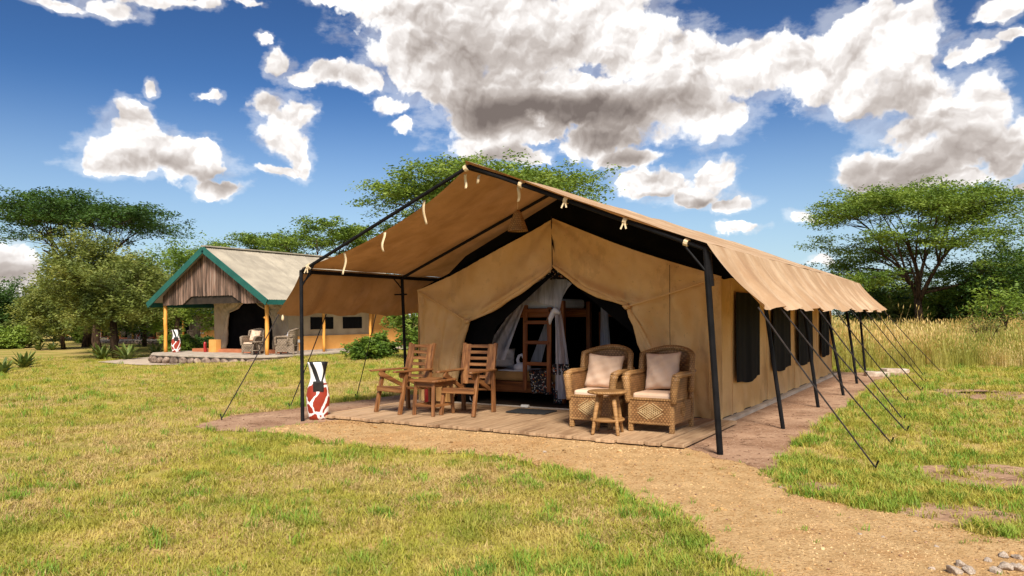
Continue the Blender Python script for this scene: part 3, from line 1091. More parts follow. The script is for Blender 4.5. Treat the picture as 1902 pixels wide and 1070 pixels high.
# black shade cloth hung between inner tent and fly
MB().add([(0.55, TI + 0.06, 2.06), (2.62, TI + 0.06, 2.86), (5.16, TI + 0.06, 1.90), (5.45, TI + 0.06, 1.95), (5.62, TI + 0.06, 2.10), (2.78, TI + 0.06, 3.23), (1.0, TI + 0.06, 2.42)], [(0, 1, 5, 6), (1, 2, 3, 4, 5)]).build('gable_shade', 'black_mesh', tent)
for k, (a, b, z0) in enumerate(((3.17, 4.55, 0.50), (5.44, 6.83, 0.52), (7.52, 9.0, 0.50), (10.07, 11.08, 0.54))):
    def win(u, v, a=a, b=b, z0=z0, k=k):
        t = a + (b - a) * u
        zb = z0 - 0.05 * math.sin(math.pi * u * 0.9 + 0.25) + 0.012 * math.sin(9 * u + k)
        z = zb + (1.75 - zb) * v
        return (5.150 + 0.014 * math.sin(12 * u + k) * (1 - v) + 0.006 * math.sin(25 * u), t, z)
    MB().grid(win, 20, 10).build('window', 'window_mesh', tent, smooth=True)
MB().box((2.6, 7.08, 0.022), (5.24, 9.26, 0.056)).build('footing', 'concrete', tent)
MB().box((2.6, 7.08, 0.053), (5.04, 9.1, 0.012)).build('inner_floor', 'dark_floor', tent)
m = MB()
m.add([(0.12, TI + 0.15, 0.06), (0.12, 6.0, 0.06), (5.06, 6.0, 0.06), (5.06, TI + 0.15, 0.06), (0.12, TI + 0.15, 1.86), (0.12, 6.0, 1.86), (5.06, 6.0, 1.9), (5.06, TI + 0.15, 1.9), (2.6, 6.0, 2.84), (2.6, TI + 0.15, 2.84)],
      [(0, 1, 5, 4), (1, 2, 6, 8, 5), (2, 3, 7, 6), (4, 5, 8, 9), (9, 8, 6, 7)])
m.build('interior_dark_box', 'black_mesh', tent)  # black panels added to keep the inside of the tent dark
for dn, pts in ((-1, [(2.63, 2.10), (2.48, 2.06), (1.55, 1.28), (1.12, 0.06), (0.75, 0.06), (1.0, 1.40)]), (1, [(2.65, 2.10), (2.85, 2.06), (4.05, 1.02), (4.15, 0.06), (4.35, 0.06), (3.95, 1.50)])):
    MB().add([(s, TI + 0.09 + 0.01 * i, z) for i, (s, z) in enumerate(pts)], [tuple(range(len(pts)))]).build('mesh_door', 'black_mesh', tent)
for sx in (-0.04, 0.09):
    MB().tube([(2.64 + sx, TI - 0.05, 2.13), (2.645 + sx, TI - 0.05, 2.08)], 0.006, 5).build('toggle', 'cream_tape', tent)

# basket lampshade under the ridge
lamp = thing('pendant_lamp', 'conical woven basket lampshade hanging on a cord under the tent fly', 'lamp', T.w(2.80, 1.2, 2.57), T.rz)
m = MB()
n = 24
prof = []
for i in range(25):
    k = i / 24
    prof.append((0.132 * (1 - k) + 0.045 * k + (0.004 if i % 2 else -0.001), 0.25 * k))
m.lathe(prof, 28, cap=False).build('lamp_shade', 'wicker_pale', lamp, smooth=False, solid=0.004)
m = MB()
for k in range(10):
    a = 2 * math.pi * k / 10
    m.tube([(0.135 * math.cos(a), 0.135 * math.sin(a), 0), (0.047 * math.cos(a), 0.047 * math.sin(a), 0.25)], 0.004, 5)
m.build('rib', 'cane_wrap', lamp)
MB().tube([(0, 0, 0.24), (0.004, 0, 0.45), (0, 0, 0.62)], 0.004, 6).build('cord', 'cream_tape', lamp)
MB().lathe([(0.03, 0.235), (0.045, 0.25), (0.012, 0.29)], 12).build('cap', 'cane_wrap', lamp)

# ------------------------------------------------------------------ deck
DZ = 0.06
deck = thing('wooden_deck', 'weathered brown plank deck laid in front of the canvas tent', 'deck', T.w(0, 0), T.rz)
s0 = 0.06
rp = random.Random(4)
k = 0
while s0 < 5.30:
    wd = min(rp.choice((0.19, 0.24, 0.29, 0.30, 0.33)), 5.36 - s0)
    if 5.36 - s0 - wd < 0.1:
        wd = 5.36 - s0
    f0 = 0.30 + rp.uniform(-0.035, 0.03)
    z = DZ + rp.uniform(-0.004, 0.003)
    gap = 0.010
    segs = [(f0, 2.42)]
    if rp.random() < 0.3:
        cut = rp.uniform(1.0, 1.9)
        segs = [(f0, cut), (cut + 0.005, 2.42)]
    for (a, b) in segs:
        m = MB()
        q = [rp.uniform(-0.012, 0.012) for _ in range(3)]
        front = [(s0 + gap + (wd - 2 * gap) * j / 4, a + (q[j % 3] if a == f0 else 0)) for j in range(5)]
        pts = front + [(s0 + wd - gap, b), (s0 + gap, b)]
        n_ = len(pts)
        m.add([(x, y, z) for x, y in pts] + [(x, y, z - 0.036) for x, y in pts], [tuple(range(n_)), tuple(reversed(range(n_, 2 * n_)))] + [(i, n_ + i, n_ + (i + 1) % n_, (i + 1) % n_) for i in range(n_)])
        m.build('plank', 'deck_wood', deck, fix=True, bevel=0.004)
    s0 += wd
MB().box((0.03, 1.36, 0.03), (0.045, 2.12, 0.075)).build('edge_board', 'deck_wood', deck, bevel=0.004)
m = MB()
m.box((2.7, 1.4, 0.012), (5.2, 2.0, 0.024))
m.build('joist_bed', 'dark_floor', deck)
MB().box((2.15, 2.445, 0.064), (2.9, 0.03, 0.022)).build('threshold_strip', 'concrete', deck, bevel=0.004)
tag(MB().box((0, 0, 0.012), (0.62, 0.42, 0.018)).build('door_mat', 'door_mat', None, bevel=0.005), 'black rubber doormat on the deck before the tent door', 'doormat')
o = bpy.data.objects['door_mat']
o.location = T.w(2.55, 1.95, DZ)
o.rotation_euler = (0, 0, T.rz + 0.06)
o = tag(MB().box((0, 0, 0.02), (0.12, 0.06, 0.04)).build('plug_block', 'plastic_white', None, bevel=0.006), 'small white plastic socket block on the tent threshold', 'socket')
o.location = T.w(2.18, 2.40, DZ + 0.002)
o.rotation_euler = (0, 0, T.rz)


# ------------------------------------------------------------------ wooden armchairs and table
def wood_chair(label):
    c = thing('wooden_armchair', label, 'chair', group='wooden armchairs on the deck')
    B = 0.005
    w, dpt = 0.52, 0.60
    for sx in (-1, 1):
        MB().beam((sx * w / 2, -0.33, 0), (sx * (w / 2 - 0.005), -0.19, 0.60), 0.045, 0.055, up=(0, 1, 0)).build('leg', 'teak_z', c, bevel=B)
        MB().beam((sx * (w / 2 - 0.01), 0.285, 0), (sx * (w / 2 - 0.01), 0.27, 0.62), 0.05, 0.055, up=(0, 1, 0)).build('leg', 'teak_z', c, bevel=B)
        MB().beam((sx * (w / 2 - 0.005), 0.262, 0.58), (sx * (w / 2 - 0.005), 0.36, 0.99), 0.05, 0.04, up=(0, 1, 0)).build('back_post', 'teak_z', c, bevel=B)
        MB().beam((sx * (w / 2 - 0.075), 0.225, 0.40), (sx * (w / 2 - 0.075), 0.345, 0.975), 0.085, 0.025, up=(0, 1, 0)).build('back_stile', 'teak_z', c, bevel=B)
        # arm: flat board with rounded front
        m = MB()
        pts = [(-0.42, -0.035), (-0.435, 0.0), (-0.42, 0.035), (-0.2, 0.05), (0.30, 0.04), (0.30, -0.04), (-0.2, -0.045)]
        n = len(pts)
        m.add([(sx * w / 2 + b, a, 0.622) for a, b in pts] + [(sx * w / 2 + b, a, 0.597) for a, b in pts], [tuple(range(n)), tuple(reversed(range(n, 2 * n)))] + [(i, n + i, n + (i + 1) % n, (i + 1) % n) for i in range(n)])
        m.build('armrest', 'teak_y', c, fix=True, bevel=0.006)
        m = MB()
        m.beam((sx * (w / 2 - 0.035), -0.26, 0.555), (sx * (w / 2 - 0.035), 0.20, 0.34), 0.03, 0.075, up=(0, 0, 1), h2=0.05)
        m.tube([(sx * (w / 2 - 0.052), -0.255, 0.555), (sx * (w / 2 - 0.018), -0.255, 0.555)], 0.045, 12)
        m.build('arm_brace', 'teak_y', c, bevel=0.004)
    MB().beam((-w / 2 + 0.0, -0.30, 0.345), (w / 2 - 0.0, -0.30, 0.345), 0.035, 0.075).build('seat_rail', 'teak_x', c, bevel=B)
    for j in range(5):
        MB().beam((-w / 2 + 0.03 + (w - 0.06) * (j + 0.5) / 5, -0.28, 0.372 - 0.0), (-w / 2 + 0.03 + (w - 0.06) * (j + 0.5) / 5, 0.26, 0.325), 0.086, 0.022).build('seat_board', 'teak_y', c, bevel=0.004)
    for j in range(6):
        z = 0.505 + 0.088 * j
        y = 0.225 + (z - 0.40) * 0.2087
        MB().beam((-w / 2 + 0.11, y, z), (w / 2 - 0.11, y, z), 0.02, 0.046, up=(0, 0.2, 1)).build('back_slat', 'teak_x', c, bevel=0.004)
    MB().beam((-w / 2 + 0.02, 0.255, 0.43), (w / 2 - 0.02, 0.255, 0.43), 0.025, 0.05).build('back_rail', 'teak_x', c, bevel=0.004)
    return c


ch = wood_chair('slatted wooden armchair beside the tent corner, behind the small wooden table')
ch.location = T.w(0.84, 1.20, DZ)
ch.rotation_euler = (0, 0, T.rz + math.radians(-9))
dup(ch, T.w(1.82, 1.43, DZ), T.rz + math.radians(5), 'slatted wooden armchair standing in front of the tied back tent flap')
tb = thing('wooden_side_table', 'small square wooden side table between the two slatted armchairs', 'table', T.w(1.43, 1.12, DZ), T.rz + math.radians(-3))
m = MB()
pts = [(-0.20, -0.27), (0.20, -0.27), (0.25, -0.20), (0.25, 0.20), (0.20, 0.27), (-0.20, 0.27), (-0.25, 0.20), (-0.25, -0.20)]
m.add([(a, b, 0.50) for a, b in pts] + [(a, b, 0.475) for a, b in pts], [tuple(range(8)), tuple(reversed(range(8, 16)))] + [(i, 8 + i, 8 + (i + 1) % 8, (i + 1) % 8) for i in range(8)])
m.build('table_top', 'teak_x', tb, fix=True, bevel=0.006)
for sx in (-1, 1):
    for sy in (-1, 1):
        MB().beam((sx * 0.175, sy * 0.22, 0), (sx * 0.16, sy * 0.19, 0.48), 0.045, 0.045).build('leg', 'teak_z', tb, bevel=0.005)
    MB().beam((sx * 0.17, -0.21, 0.14), (sx * 0.17, 0.21, 0.14), 0.025, 0.035).build('stretcher', 'teak_y', tb, bevel=0.003)
    MB().beam((-0.17, sx * 0.21, 0.14), (0.17, sx * 0.21, 0.14), 0.025, 0.035).build('stretcher', 'teak_x', tb, bevel=0.003)
    MB().beam((-0.16, sx * 0.195, 0.435), (0.16, sx * 0.195, 0.435), 0.025, 0.07).build('apron', 'teak_x', tb, bevel=0.003)
    MB().beam((sx * 0.165, -0.19, 0.435), (sx * 0.165, 0.19, 0.435), 0.025, 0.07).build('apron', 'teak_y', tb, bevel=0.003)


# ------------------------------------------------------------------ wicker armchairs
def wicker_chair(label, mat, pale, cush, group):
    c = thing('wicker_armchair', label, 'armchair', group=group)
    w, d = 0.56, 0.70
    # seat box, woven panels
    m = MB()
    m.box((0, -0.35, 0.245), (w - 0.08, 0.02, 0.29))
    m.build('front_panel', mat, c)
    for sx in (-1, 1):
        m = MB()
        m.box((sx * (w / 2 - 0.02), 0.0, 0.235), (0.02, d - 0.08, 0.27))
        m.build('side_panel', mat, c)
        for sy in (-1, 1):
            m = MB()
            m.beam((sx * (w / 2 - 0.025), sy * (d / 2 - 0.02), 0), (sx * (w / 2 - 0.025), sy * (d / 2 - 0.02), 0.40), 0.058, 0.058)
            m.build('leg', pale, c, bevel=0.012)
        MB().beam((sx * (w / 2 - 0.012), -0.33, 0.385), (sx * (w / 2 - 0.012), 0.33, 0.385), 0.045, 0.03).build('side_rail', pale, c, bevel=0.008)
        # arm: woven side, thick scrolled front, rolled top
        m = MB()
        m.box((sx * (w / 2 + 0.0), 0.02, 0.52), (0.022, d - 0.10, 0.25))
        m.build('arm_panel', mat, c)
        m = MB()
        pts = []
        for k in range(9):
            a = k / 8
            pts.append((sx * (w / 2 + 0.005 + 0.03 * a ** 2), -0.345 - 0.012 * math.sin(math.pi * a), 0.34 + 0.31 * a))
        m.tube(pts, [0.036 + 0.014 * (k / 8) for k in range(9)], 12)
        m.build('arm_front', pale, c, smooth=True)
        pts = [(sx * (w / 2 + 0.03), -0.36, 0.655), (sx * (w / 2 + 0.038), -0.2, 0.675), (sx * (w / 2 + 0.035), 0.1, 0.67), (sx * (w / 2 + 0.02), 0.32, 0.69)]
        MB().tube(pts, [0.040, 0.038, 0.034, 0.030], 12).build('arm_top', pale, c, smooth=True)
        # diamond woven into the side
        m = MB()
        for k in range(-3, 4):
            L = 0.055
            for s2 in (-1, 1):
                cy, cz = k * 0.018, -s2 * k * 0.018
                m.beam((sx * (w / 2 - 0.008), cy - L * 0.7, 0.25 + cz - s2 * L * 0.7), (sx * (w / 2 - 0.008), cy + L * 0.7, 0.25 + cz + s2 * L * 0.7), 0.008, 0.007, up=(1, 0, 0))
        m.build('woven_diamond', pale, c)
    MB().beam((-w / 2 + 0.02, -0.352, 0.39), (w / 2 - 0.02, -0.352, 0.39), 0.04, 0.03).build('front_rail', pale, c, bevel=0.008)
    MB().beam((-w / 2 + 0.02, -0.352, 0.105), (w / 2 - 0.02, -0.352, 0.105), 0.035, 0.022).build('front_rail', pale, c, bevel=0.008)
    m = MB()
    for k in range(-4, 5):
        L = 0.085
        for s2 in (-1, 1):
            cx, cz = k * 0.023, -s2 * k * 0.014
            m.beam((cx - L * 0.75, -0.365, 0.25 + cz - s2 * L * 0.46), (cx + L * 0.75, -0.365, 0.25 + cz + s2 * L * 0.46), 0.009, 0.008, up=(0, 1, 0))
    m.build('woven_diamond', 'cane_pale' if mat == 'wicker' else pale, c)
    MB().box((0, 0.02, 0.33), (w - 0.06, d - 0.08, 0.04)).build('seat_base', mat, c)

    def zt(a):
        return 0.88 + 0.085 * max(0.0, math.cos(a * math.pi / 2 * 0.98)) ** 0.8

    def back(u, v):
        a = 2 * u - 1
        x = a * (w / 2 + 0.045)
        z = 0.36 + (zt(a) - 0.36) * v
        y = 0.24 + 0.20 * (z - 0.36) + 0.05 - 0.19 * abs(a) ** 3.2
        return (x, y, z)
    MB().grid(back, 24, 14).build('backrest', mat, c, smooth=True, solid=0.03)
    pts = [back(0, k / 6) for k in range(1, 6)] + [back(k / 16, 1) for k in range(17)] + [back(1, 1 - k / 6) for k in range(1, 6)]
    pts = [(p[0], p[1] - 0.005, p[2]) for p in pts]
    MB().tube(pts, 0.036, 10).build('back_rim', pale, c, smooth=True)
    # seat cushion
    m = MB()
    m.box((0, -0.03, 0.405), (w - 0.075, d - 0.14, 0.10))
    m.build('seat_cushion', cush, c, bevel=0.028)
    return c


def pillow_mesh(w, hgt, thick, seed):
    r = random.Random(seed)
    ph = [r.uniform(0, 6.28) for _ in range(4)]
    m = MB()
    for sgn in (-1, 1):
        def fn(u, v, sgn=sgn):
            a, b = 2 * u - 1, 2 * v - 1
            pin = 1 - 0.10 * (1 - abs(b) ** 2) * abs(a) ** 4
            pin2 = 1 - 0.10 * (1 - abs(a) ** 2) * abs(b) ** 4
            bul = max(0.0, (1 - a ** 4) * (1 - b ** 4)) ** 0.6
            wr = 0.012 * math.sin(7 * a + 4 * b + ph[0]) * bul + 0.008 * math.sin(13 * b - 6 * a + ph[1]) * bul
            return (a * pin * w / 2, sgn * thick / 2 * bul + wr, b * pin2 * hgt / 2)
        m.grid(fn, 22, 22)
    bm = bmesh.new()
    me = m.mesh('pillow', True)
    bm.from_mesh(me)
    bmesh.ops.remove_doubles(bm, verts=bm.verts, dist=0.0015)
    bmesh.ops.recalc_face_normals(bm, faces=bm.faces)
    bm.to_mesh(me)
    bm.free()
    return me


def pillow(label, frame_m, local, rx, ry, rz, size, mat, seed, group):
    o = mobj('throw_pillow', pillow_mesh(*size, seed), mat)
    o.matrix_world = frame_m @ Matrix.Translation(local) @ Matrix.Rotation(rz, 4, 'Z') @ Matrix.Rotation(rx, 4, 'X') @ Matrix.Rotation(ry, 4, 'Y')
    return tag(o, label, 'pillow', group)


def fm(loc, rz):
    return Matrix.Translation(Vector(loc)) @ Matrix.Rotation(rz, 4, 'Z')


wg = 'wicker armchairs on the deck'
wc = wicker_chair('woven wicker armchair with a rounded back in front of the dark tent doorway', 'wicker', 'wicker_pale', 'cushion', wg)
la, ra_ = T.w(3.95, 1.30, DZ), T.rz + math.radians(2)
wc.location, wc.rotation_euler = la, (0, 0, ra_)
lb, rb_ = T.w(4.74, 1.31, DZ), T.rz + math.radians(-1)
wc2 = dup(wc, lb, rb_, 'woven wicker armchair against the canvas wall next to the front corner pole')
pillow('beige throw pillow sagging in the wicker armchair before the doorway', fm(la, ra_), (-0.015, 0.14, 0.66), -0.30, 0.06, 0.05, (0.50, 0.46, 0.17), 'cushion', 3, 'pillows on the wicker chairs')
pillow('beige throw pillow standing in the wicker armchair by the canvas wall', fm(lb, rb_), (-0.03, 0.13, 0.685), -0.26, -0.05, 0.0, (0.46, 0.48, 0.15), 'cushion', 8, 'pillows on the wicker chairs')


def cane_stool(label, mat_top, mat_leg, group=None):
    t = thing('cane_stool', label, 'stool', group=group)
    m = MB()
    m.lathe([(0.0, 0.465), (0.20, 0.465), (0.225, 0.472), (0.235, 0.485), (0.225, 0.498), (0.20, 0.504), (0.0, 0.504)], 28, cap=False)
    m.build('stool_top', mat_top, t, smooth=True)
    for k in range(4):
        a = math.radians(45 + 90 * k + 8)
        MB().tube([(0.215 * math.cos(a), 0.215 * math.sin(a), 0), (0.205 * math.cos(a), 0.205 * math.sin(a), 0.02), (0.16 * math.cos(a), 0.16 * math.sin(a), 0.28), (0.115 * math.cos(a), 0.115 * math.sin(a), 0.475)], [0.016, 0.020, 0.026, 0.028], 10).build('leg', mat_leg, t, smooth=True)
    m = MB()
    pts = [(0.185 * math.cos(a), 0.185 * math.sin(a), 0.165) for a in np.linspace(0, 2 * math.pi, 28, endpoint=False)]
    m.tube(pts, 0.016, 8, closed=True)
    m.build('ring_stretcher', mat_leg, t, smooth=True)
    MB().lathe([(0.0, 0.158), (0.182, 0.158), (0.182, 0.172), (0.0, 0.172)], 24, cap=False).build('lower_shelf', mat_top, t)
    return t


st = cane_stool('round cane stool with splayed legs in front of the wicker armchairs', 'wicker_pale', 'cane_wrap')
st.location = T.w(4.32, 0.66, DZ)
st.rotation_euler = (0, 0, T.rz + 0.1)

# ------------------------------------------------------------------ painted animal post
sc = thing('painted_sculpture', 'carved wooden post painted with giraffe patches below and zebra stripes above, beside the deck corner', 'sculpture', T.w(0.045, 0.25, 0), 0.0, 'painted animal posts')
prof = [(0.118, 0.0), (0.132, 0.05), (0.152, 0.16), (0.163, 0.28), (0.160, 0.36), (0.140, 0.46), (0.112, 0.54), (0.101, 0.60), (0.110, 0.68), (0.132, 0.78), (0.142, 0.815)]
MB().lathe(prof, 28, sx=1.0, sy=0.62).build('body', 'animal_paint', sc, smooth=True)
MB().lathe([(0.128, 0.816), (0.128, 0.8185)], 28, sx=1.0, sy=0.62).build('top_rim', 'plaque', sc)
MB().box((0.012, -0.093, 0.475), (0.145, 0.035, 0.155), Matrix.Rotation(0.22, 3, 'X')).build('plaque', 'plaque', sc, bevel=0.012)
sc.rotation_euler = (0, 0, 0.18)

# box and extinguisher half hidden behind the wooden table
ob = tag(MB().box((0, 0, 0.21), (0.30, 0.18, 0.42)).build('extinguisher_box', 'tan_sheet', None, bevel=0.008), 'low tan box on the deck behind the wooden side table', 'box')
ob.location = T.w(0.80, 2.16, DZ)
ob.rotation_euler = (0, 0, T.rz)


def extinguisher(label, loc, rz, group):
    e = thing('fire_extinguisher', label, 'extinguisher', loc, rz, group)
    MB().lathe([(0.06, 0.0), (0.066, 0.02), (0.066, 0.36), (0.05, 0.41), (0.025, 0.43)], 16).build('cylinder', 'red_paint', e, smooth=True)
    MB().tube([(0, 0, 0.42), (0, 0, 0.47)], 0.018, 8).build('valve', 'black_pole', e)
    MB().beam((-0.02, 0, 0.475), (0.09, 0, 0.50), 0.02, 0.014).build('handle', 'black_pole', e)
    MB().tube([(0.02, -0.01, 0.45), (0.08, -0.03, 0.40), (0.085, -0.03, 0.18)], 0.011, 6).build('hose', 'black_pole', e)
    return e


extinguisher('red fire extinguisher beside the tan box behind the wooden table', T.w(0.56, 2.12, DZ), T.rz, 'fire extinguishers')

# ------------------------------------------------------------------ bunk bed and bedding inside
BT = 3.15
bed = thing('bunk_bed', 'brown wooden bunk bed with a ladder inside the tent doorway', 'bed', T.w(0, BT, 0.06), T.rz)
for s_ in (0.35, 2.44):
    for t_ in (0.0, 0.95):
        MB().beam((s_, t_, 0), (s_, t_, 1.62), 0.075, 0.075).build('post', 'bed_wood_z', bed, bevel=0.008)
for t_ in (-0.02, 0.97):
    MB().beam((0.35, t_, 0.225), (2.44, t_, 0.225), 0.06, 0.17).build('side_rail', 'bed_wood_x', bed, bevel=0.012)
    MB().beam((0.35, t_, 1.43), (2.44, t_, 1.43), 0.05, 0.14).build('side_rail', 'bed_wood_x', bed, bevel=0.01)
MB().box((1.4, 0.47, 0.30), (2.0, 0.90, 0.03)).build('bed_base', 'bed_wood_x', bed)
MB().box((1.4, 0.47, 1.49), (2.0, 0.90, 0.03)).build('bed_base', 'bed_wood_x', bed)
lad = MB().beam((1.83, -0.16, 0.20), (1.81, -0.08, 1.56), 0.07, 0.04, up=(0, 1, 0)).build('ladder', 'bed_wood_z', bed, bevel=0.006)
MB().beam((2.27, -0.16, 0.18), (2.25, -0.08, 1.52), 0.07, 0.04, up=(0, 1, 0)).build('ladder_rail', 'bed_wood_z', lad, bevel=0.006)
for z in (0.62, 0.96, 1.28, 1.47):
    MB().beam((1.82, -0.13, z), (2.27, -0.13, z), 0.04, 0.055).build('rung', 'bed_wood_x', lad, bevel=0.006)
m = tag(MB().box((1.4, 0.46, 0.40), (1.98, 0.92, 0.16)).build('mattress', 'tan_sheet', None, bevel=0.04), 'mattress with a tan sheet on the lower bunk', 'mattress')
m.location, m.rotation_euler = T.w(0, BT, 0.06), (0, 0, T.rz)
m = tag(MB().box((1.4, 0.46, 1.58), (1.98, 0.92, 0.15)).build('mattress', 'white_linen', None, bevel=0.04), 'white mattress on the upper bunk behind the net', 'mattress')
m.location, m.rotation_euler = T.w(0, BT, 0.06), (0, 0, T.rz)
pillow('white pillow at the end of the lower bunk', fm(T.w(1.08, BT + 0.30, 0.06), T.rz), (0, 0, 0.68), -0.25, 0.1, 0.9, (0.55, 0.36, 0.18), 'white_linen', 5, 'bed pillows')
m = tag(MB().grid(lambda u, v: (1.2 + 0.55 * u, 0.03 + 0.5 * v, 0.485 + 0.012 * math.sin(9 * u) * math.sin(7 * v)), 10, 10).build('folded_sheet', 'white_linen', None, smooth=True, solid=0.02), 'folded white sheet lying on the lower bunk', 'sheet')
m.location, m.rotation_euler = T.w(0, BT, 0.06), (0, 0, T.rz)
# towel folded as a swan
sw = thing('towel_swan', 'white towel folded into a swan on the lower bunk', 'towel', T.w(1.62, BT + 0.12, 0.06 + 0.48), T.rz)
MB().lathe([(0.03, 0.0), (0.11, 0.02), (0.13, 0.06), (0.11, 0.11), (0.04, 0.14)], 14, sx=1.25, sy=0.8).build('body', 'white_linen', sw, smooth=True)
MB().tube([(-0.06, 0, 0.11), (-0.09, 0, 0.18), (-0.06, 0, 0.25), (-0.01, 0, 0.27), (0.015, 0, 0.235), (0.005, 0, 0.21)], [0.035, 0.028, 0.024, 0.022, 0.02, 0.012], 10).build('neck', 'white_linen', sw, smooth=True)
m = MB().grid(lambda u, v: (1.86 + 0.40 * u + 0.12 * max(0, v - 0.4), 0.30 - (0.40 * min(v / 0.5, 1) if v < 0.5 else 0.40) - 0.02 * math.sin(12 * u), 0.49 - (0 if v < 0.5 else 0.34 * (v - 0.5) / 0.5) + 0.015 * math.sin(8 * u + 5 * v)), 16, 20)
m = tag(m.build('patterned_throw', 'print_fabric', None, smooth=True, solid=0.008), 'black and orange patterned throw hanging over the lower bunk edge', 'blanket')
m.location, m.rotation_euler = T.w(0, BT, 0.06), (0, 0, T.rz)
# mosquito net
net = thing('mosquito_net', 'white mosquito net knotted and hanging in front of the bunk bed', 'net', T.w(0, BT - 0.12, 0.06), T.rz)
KN = (2.46, -0.10, 1.46)


def cone(a0, a1, z0, kn, wob):
    def fn(u, v):
        p = lerp(a0, a1, u)
        x = p[0] + (kn[0] - p[0]) * v
        z = z0 + (kn[2] - z0) * (v + wob * math.sin(math.pi * v))
        return (x, p[1] + (kn[1] - p[1]) * v + 0.03 * math.sin(14 * u) * (1 - v), z)
    return fn


def net_top(u, v):
    zb = 1.66 - 0.20 * (min(u, 0.7) / 0.7) ** 1.5 if u < 0.7 else 1.46 + 0.42 * ((u - 0.7) / 0.3) ** 1.2
    x = 1.76 + 1.02 * u
    x = x + (2.46 - x) * max(0, v - 0.35) * (0.75 if u > 0.45 else 0.15)
    return (x, -0.02 - 0.05 * v + 0.025 * math.sin(26 * u + 2 * v), 1.97 + (zb - 1.97) * v)


MB().grid(net_top, 60, 16).build('net_top', 'mosquito_net', net, smooth=True)
MB().grid(lambda u, v: (2.46 + (u - 0.5) * (0.07 + 0.24 * v ** 0.7) + 0.07 * v, -0.10 + (0.05 + 0.03 * v) * math.cos(2 * math.pi * u) + 0.018 * math.sin(25 * u), 1.46 - 1.36 * v), 40, 24).build('net_fall', 'mosquito_net', net, smooth=True)
MB().tube([(2.40, -0.13, 1.45), (2.46, -0.17, 1.47), (2.53, -0.13, 1.42)], [0.035, 0.055, 0.03], 10).build('knot', 'white_linen', net, smooth=True)
MB().tube([(2.42, -0.15, 1.44), (2.36, -0.14, 1.34), (2.35, -0.14, 1.25)], [0.04, 0.04, 0.012], 10).build('knot_loop', 'white_linen', net, smooth=True)
MB().grid(lambda u, v: (1.84 - 0.66 * v + (0.12 + 0.42 * v) * (u - 0.5), -0.02 + 0.03 * math.sin(12 * u), 1.72 - 1.05 * v), 20, 16).build('net_side', 'mosquito_net', net, smooth=True)
MB().grid(lambda u, v: (2.0 - 0.35 * v + (0.08 + 0.15 * v) * (u - 0.5), 0.6, 1.5 - 0.95 * v), 12, 12).build('net_side', 'mosquito_net', net, smooth=True)
MB().grid(lambda u, v: (2.49 + (u - 0.5) * 0.30 + 0.06, -0.155 - 0.02 * math.sin(20 * u), 0.47 + 0.17 * v), 20, 6).build('patterned_hem', 'print_fabric', net, smooth=True)
MB().grid(lambda u, v: (2.49 + (u - 0.5) * 0.16, -0.15 - 0.02 * math.sin(20 * u), 0.03 + 0.20 * v), 14, 6).build('patterned_hem', 'print_fabric', net, smooth=True)
MB().grid(lambda u, v: (1.90 + 0.84 * u, -0.03 + 0.03 * math.sin(18 * u), 1.95 + 0.16 * v * math.sin(math.pi * (0.15 + 0.7 * u))), 24, 6).build('patterned_canopy', 'print_fabric', net, smooth=True)
MB().grid(lambda u, v: (0.95 + 0.30 * (u - 0.5) * (1 - 0.4 * v), -0.30 + 0.12 * math.cos(3 * u) + 0.02 * math.sin(19 * u), 0.01 + 0.22 * v * (0.6 + 0.4 * math.sin(11 * u)) * math.sin(math.pi * (0.1 + 0.8 * u))), 24, 10).build('net_heap', 'mosquito_net', net, smooth=True)
# tall post and second net deep inside
b2 = thing('wardrobe_frame', 'dark wooden frame standing deeper inside the tent', 'frame', T.w(0, 4.6, 0.06), T.rz)
for s_ in (2.45, 3.25):
    MB().beam((s_, 0, 0), (s_, 0, 1.45), 0.09, 0.07).build('post', 'bed_wood_z', b2, bevel=0.006)
MB().beam((2.45, 0, 1.40), (3.25, 0, 1.40), 0.06, 0.09).build('top_rail', 'bed_wood_x', b2, bevel=0.006)
MB().beam((2.45, 0, 0.35), (3.25, 0, 0.35), 0.06, 0.12).build('bottom_rail', 'bed_wood_x', b2, bevel=0.006)
cu = tag(MB().grid(lambda u, v: (2.62 + 0.10 * u + 0.1 * v * (u - 0.3), 4.2 + 0.03 * math.sin(20 * u), 1.65 - 1.0 * v), 12, 8).build('net_curtain', 'mosquito_net', None, smooth=True), 'thin white net strip hanging beside the dark frame', 'curtain')
cu.location, cu.rotation_euler = T.w(0, 0, 0.06), (0, 0, T.rz)

# ------------------------------------------------------------------ lodge tents under tin roofs, farther back
CZ = 0.10
C1 = Frame((*atd(308, 657, 31.5)[:2], CZ), ANG)
CW = 6.2


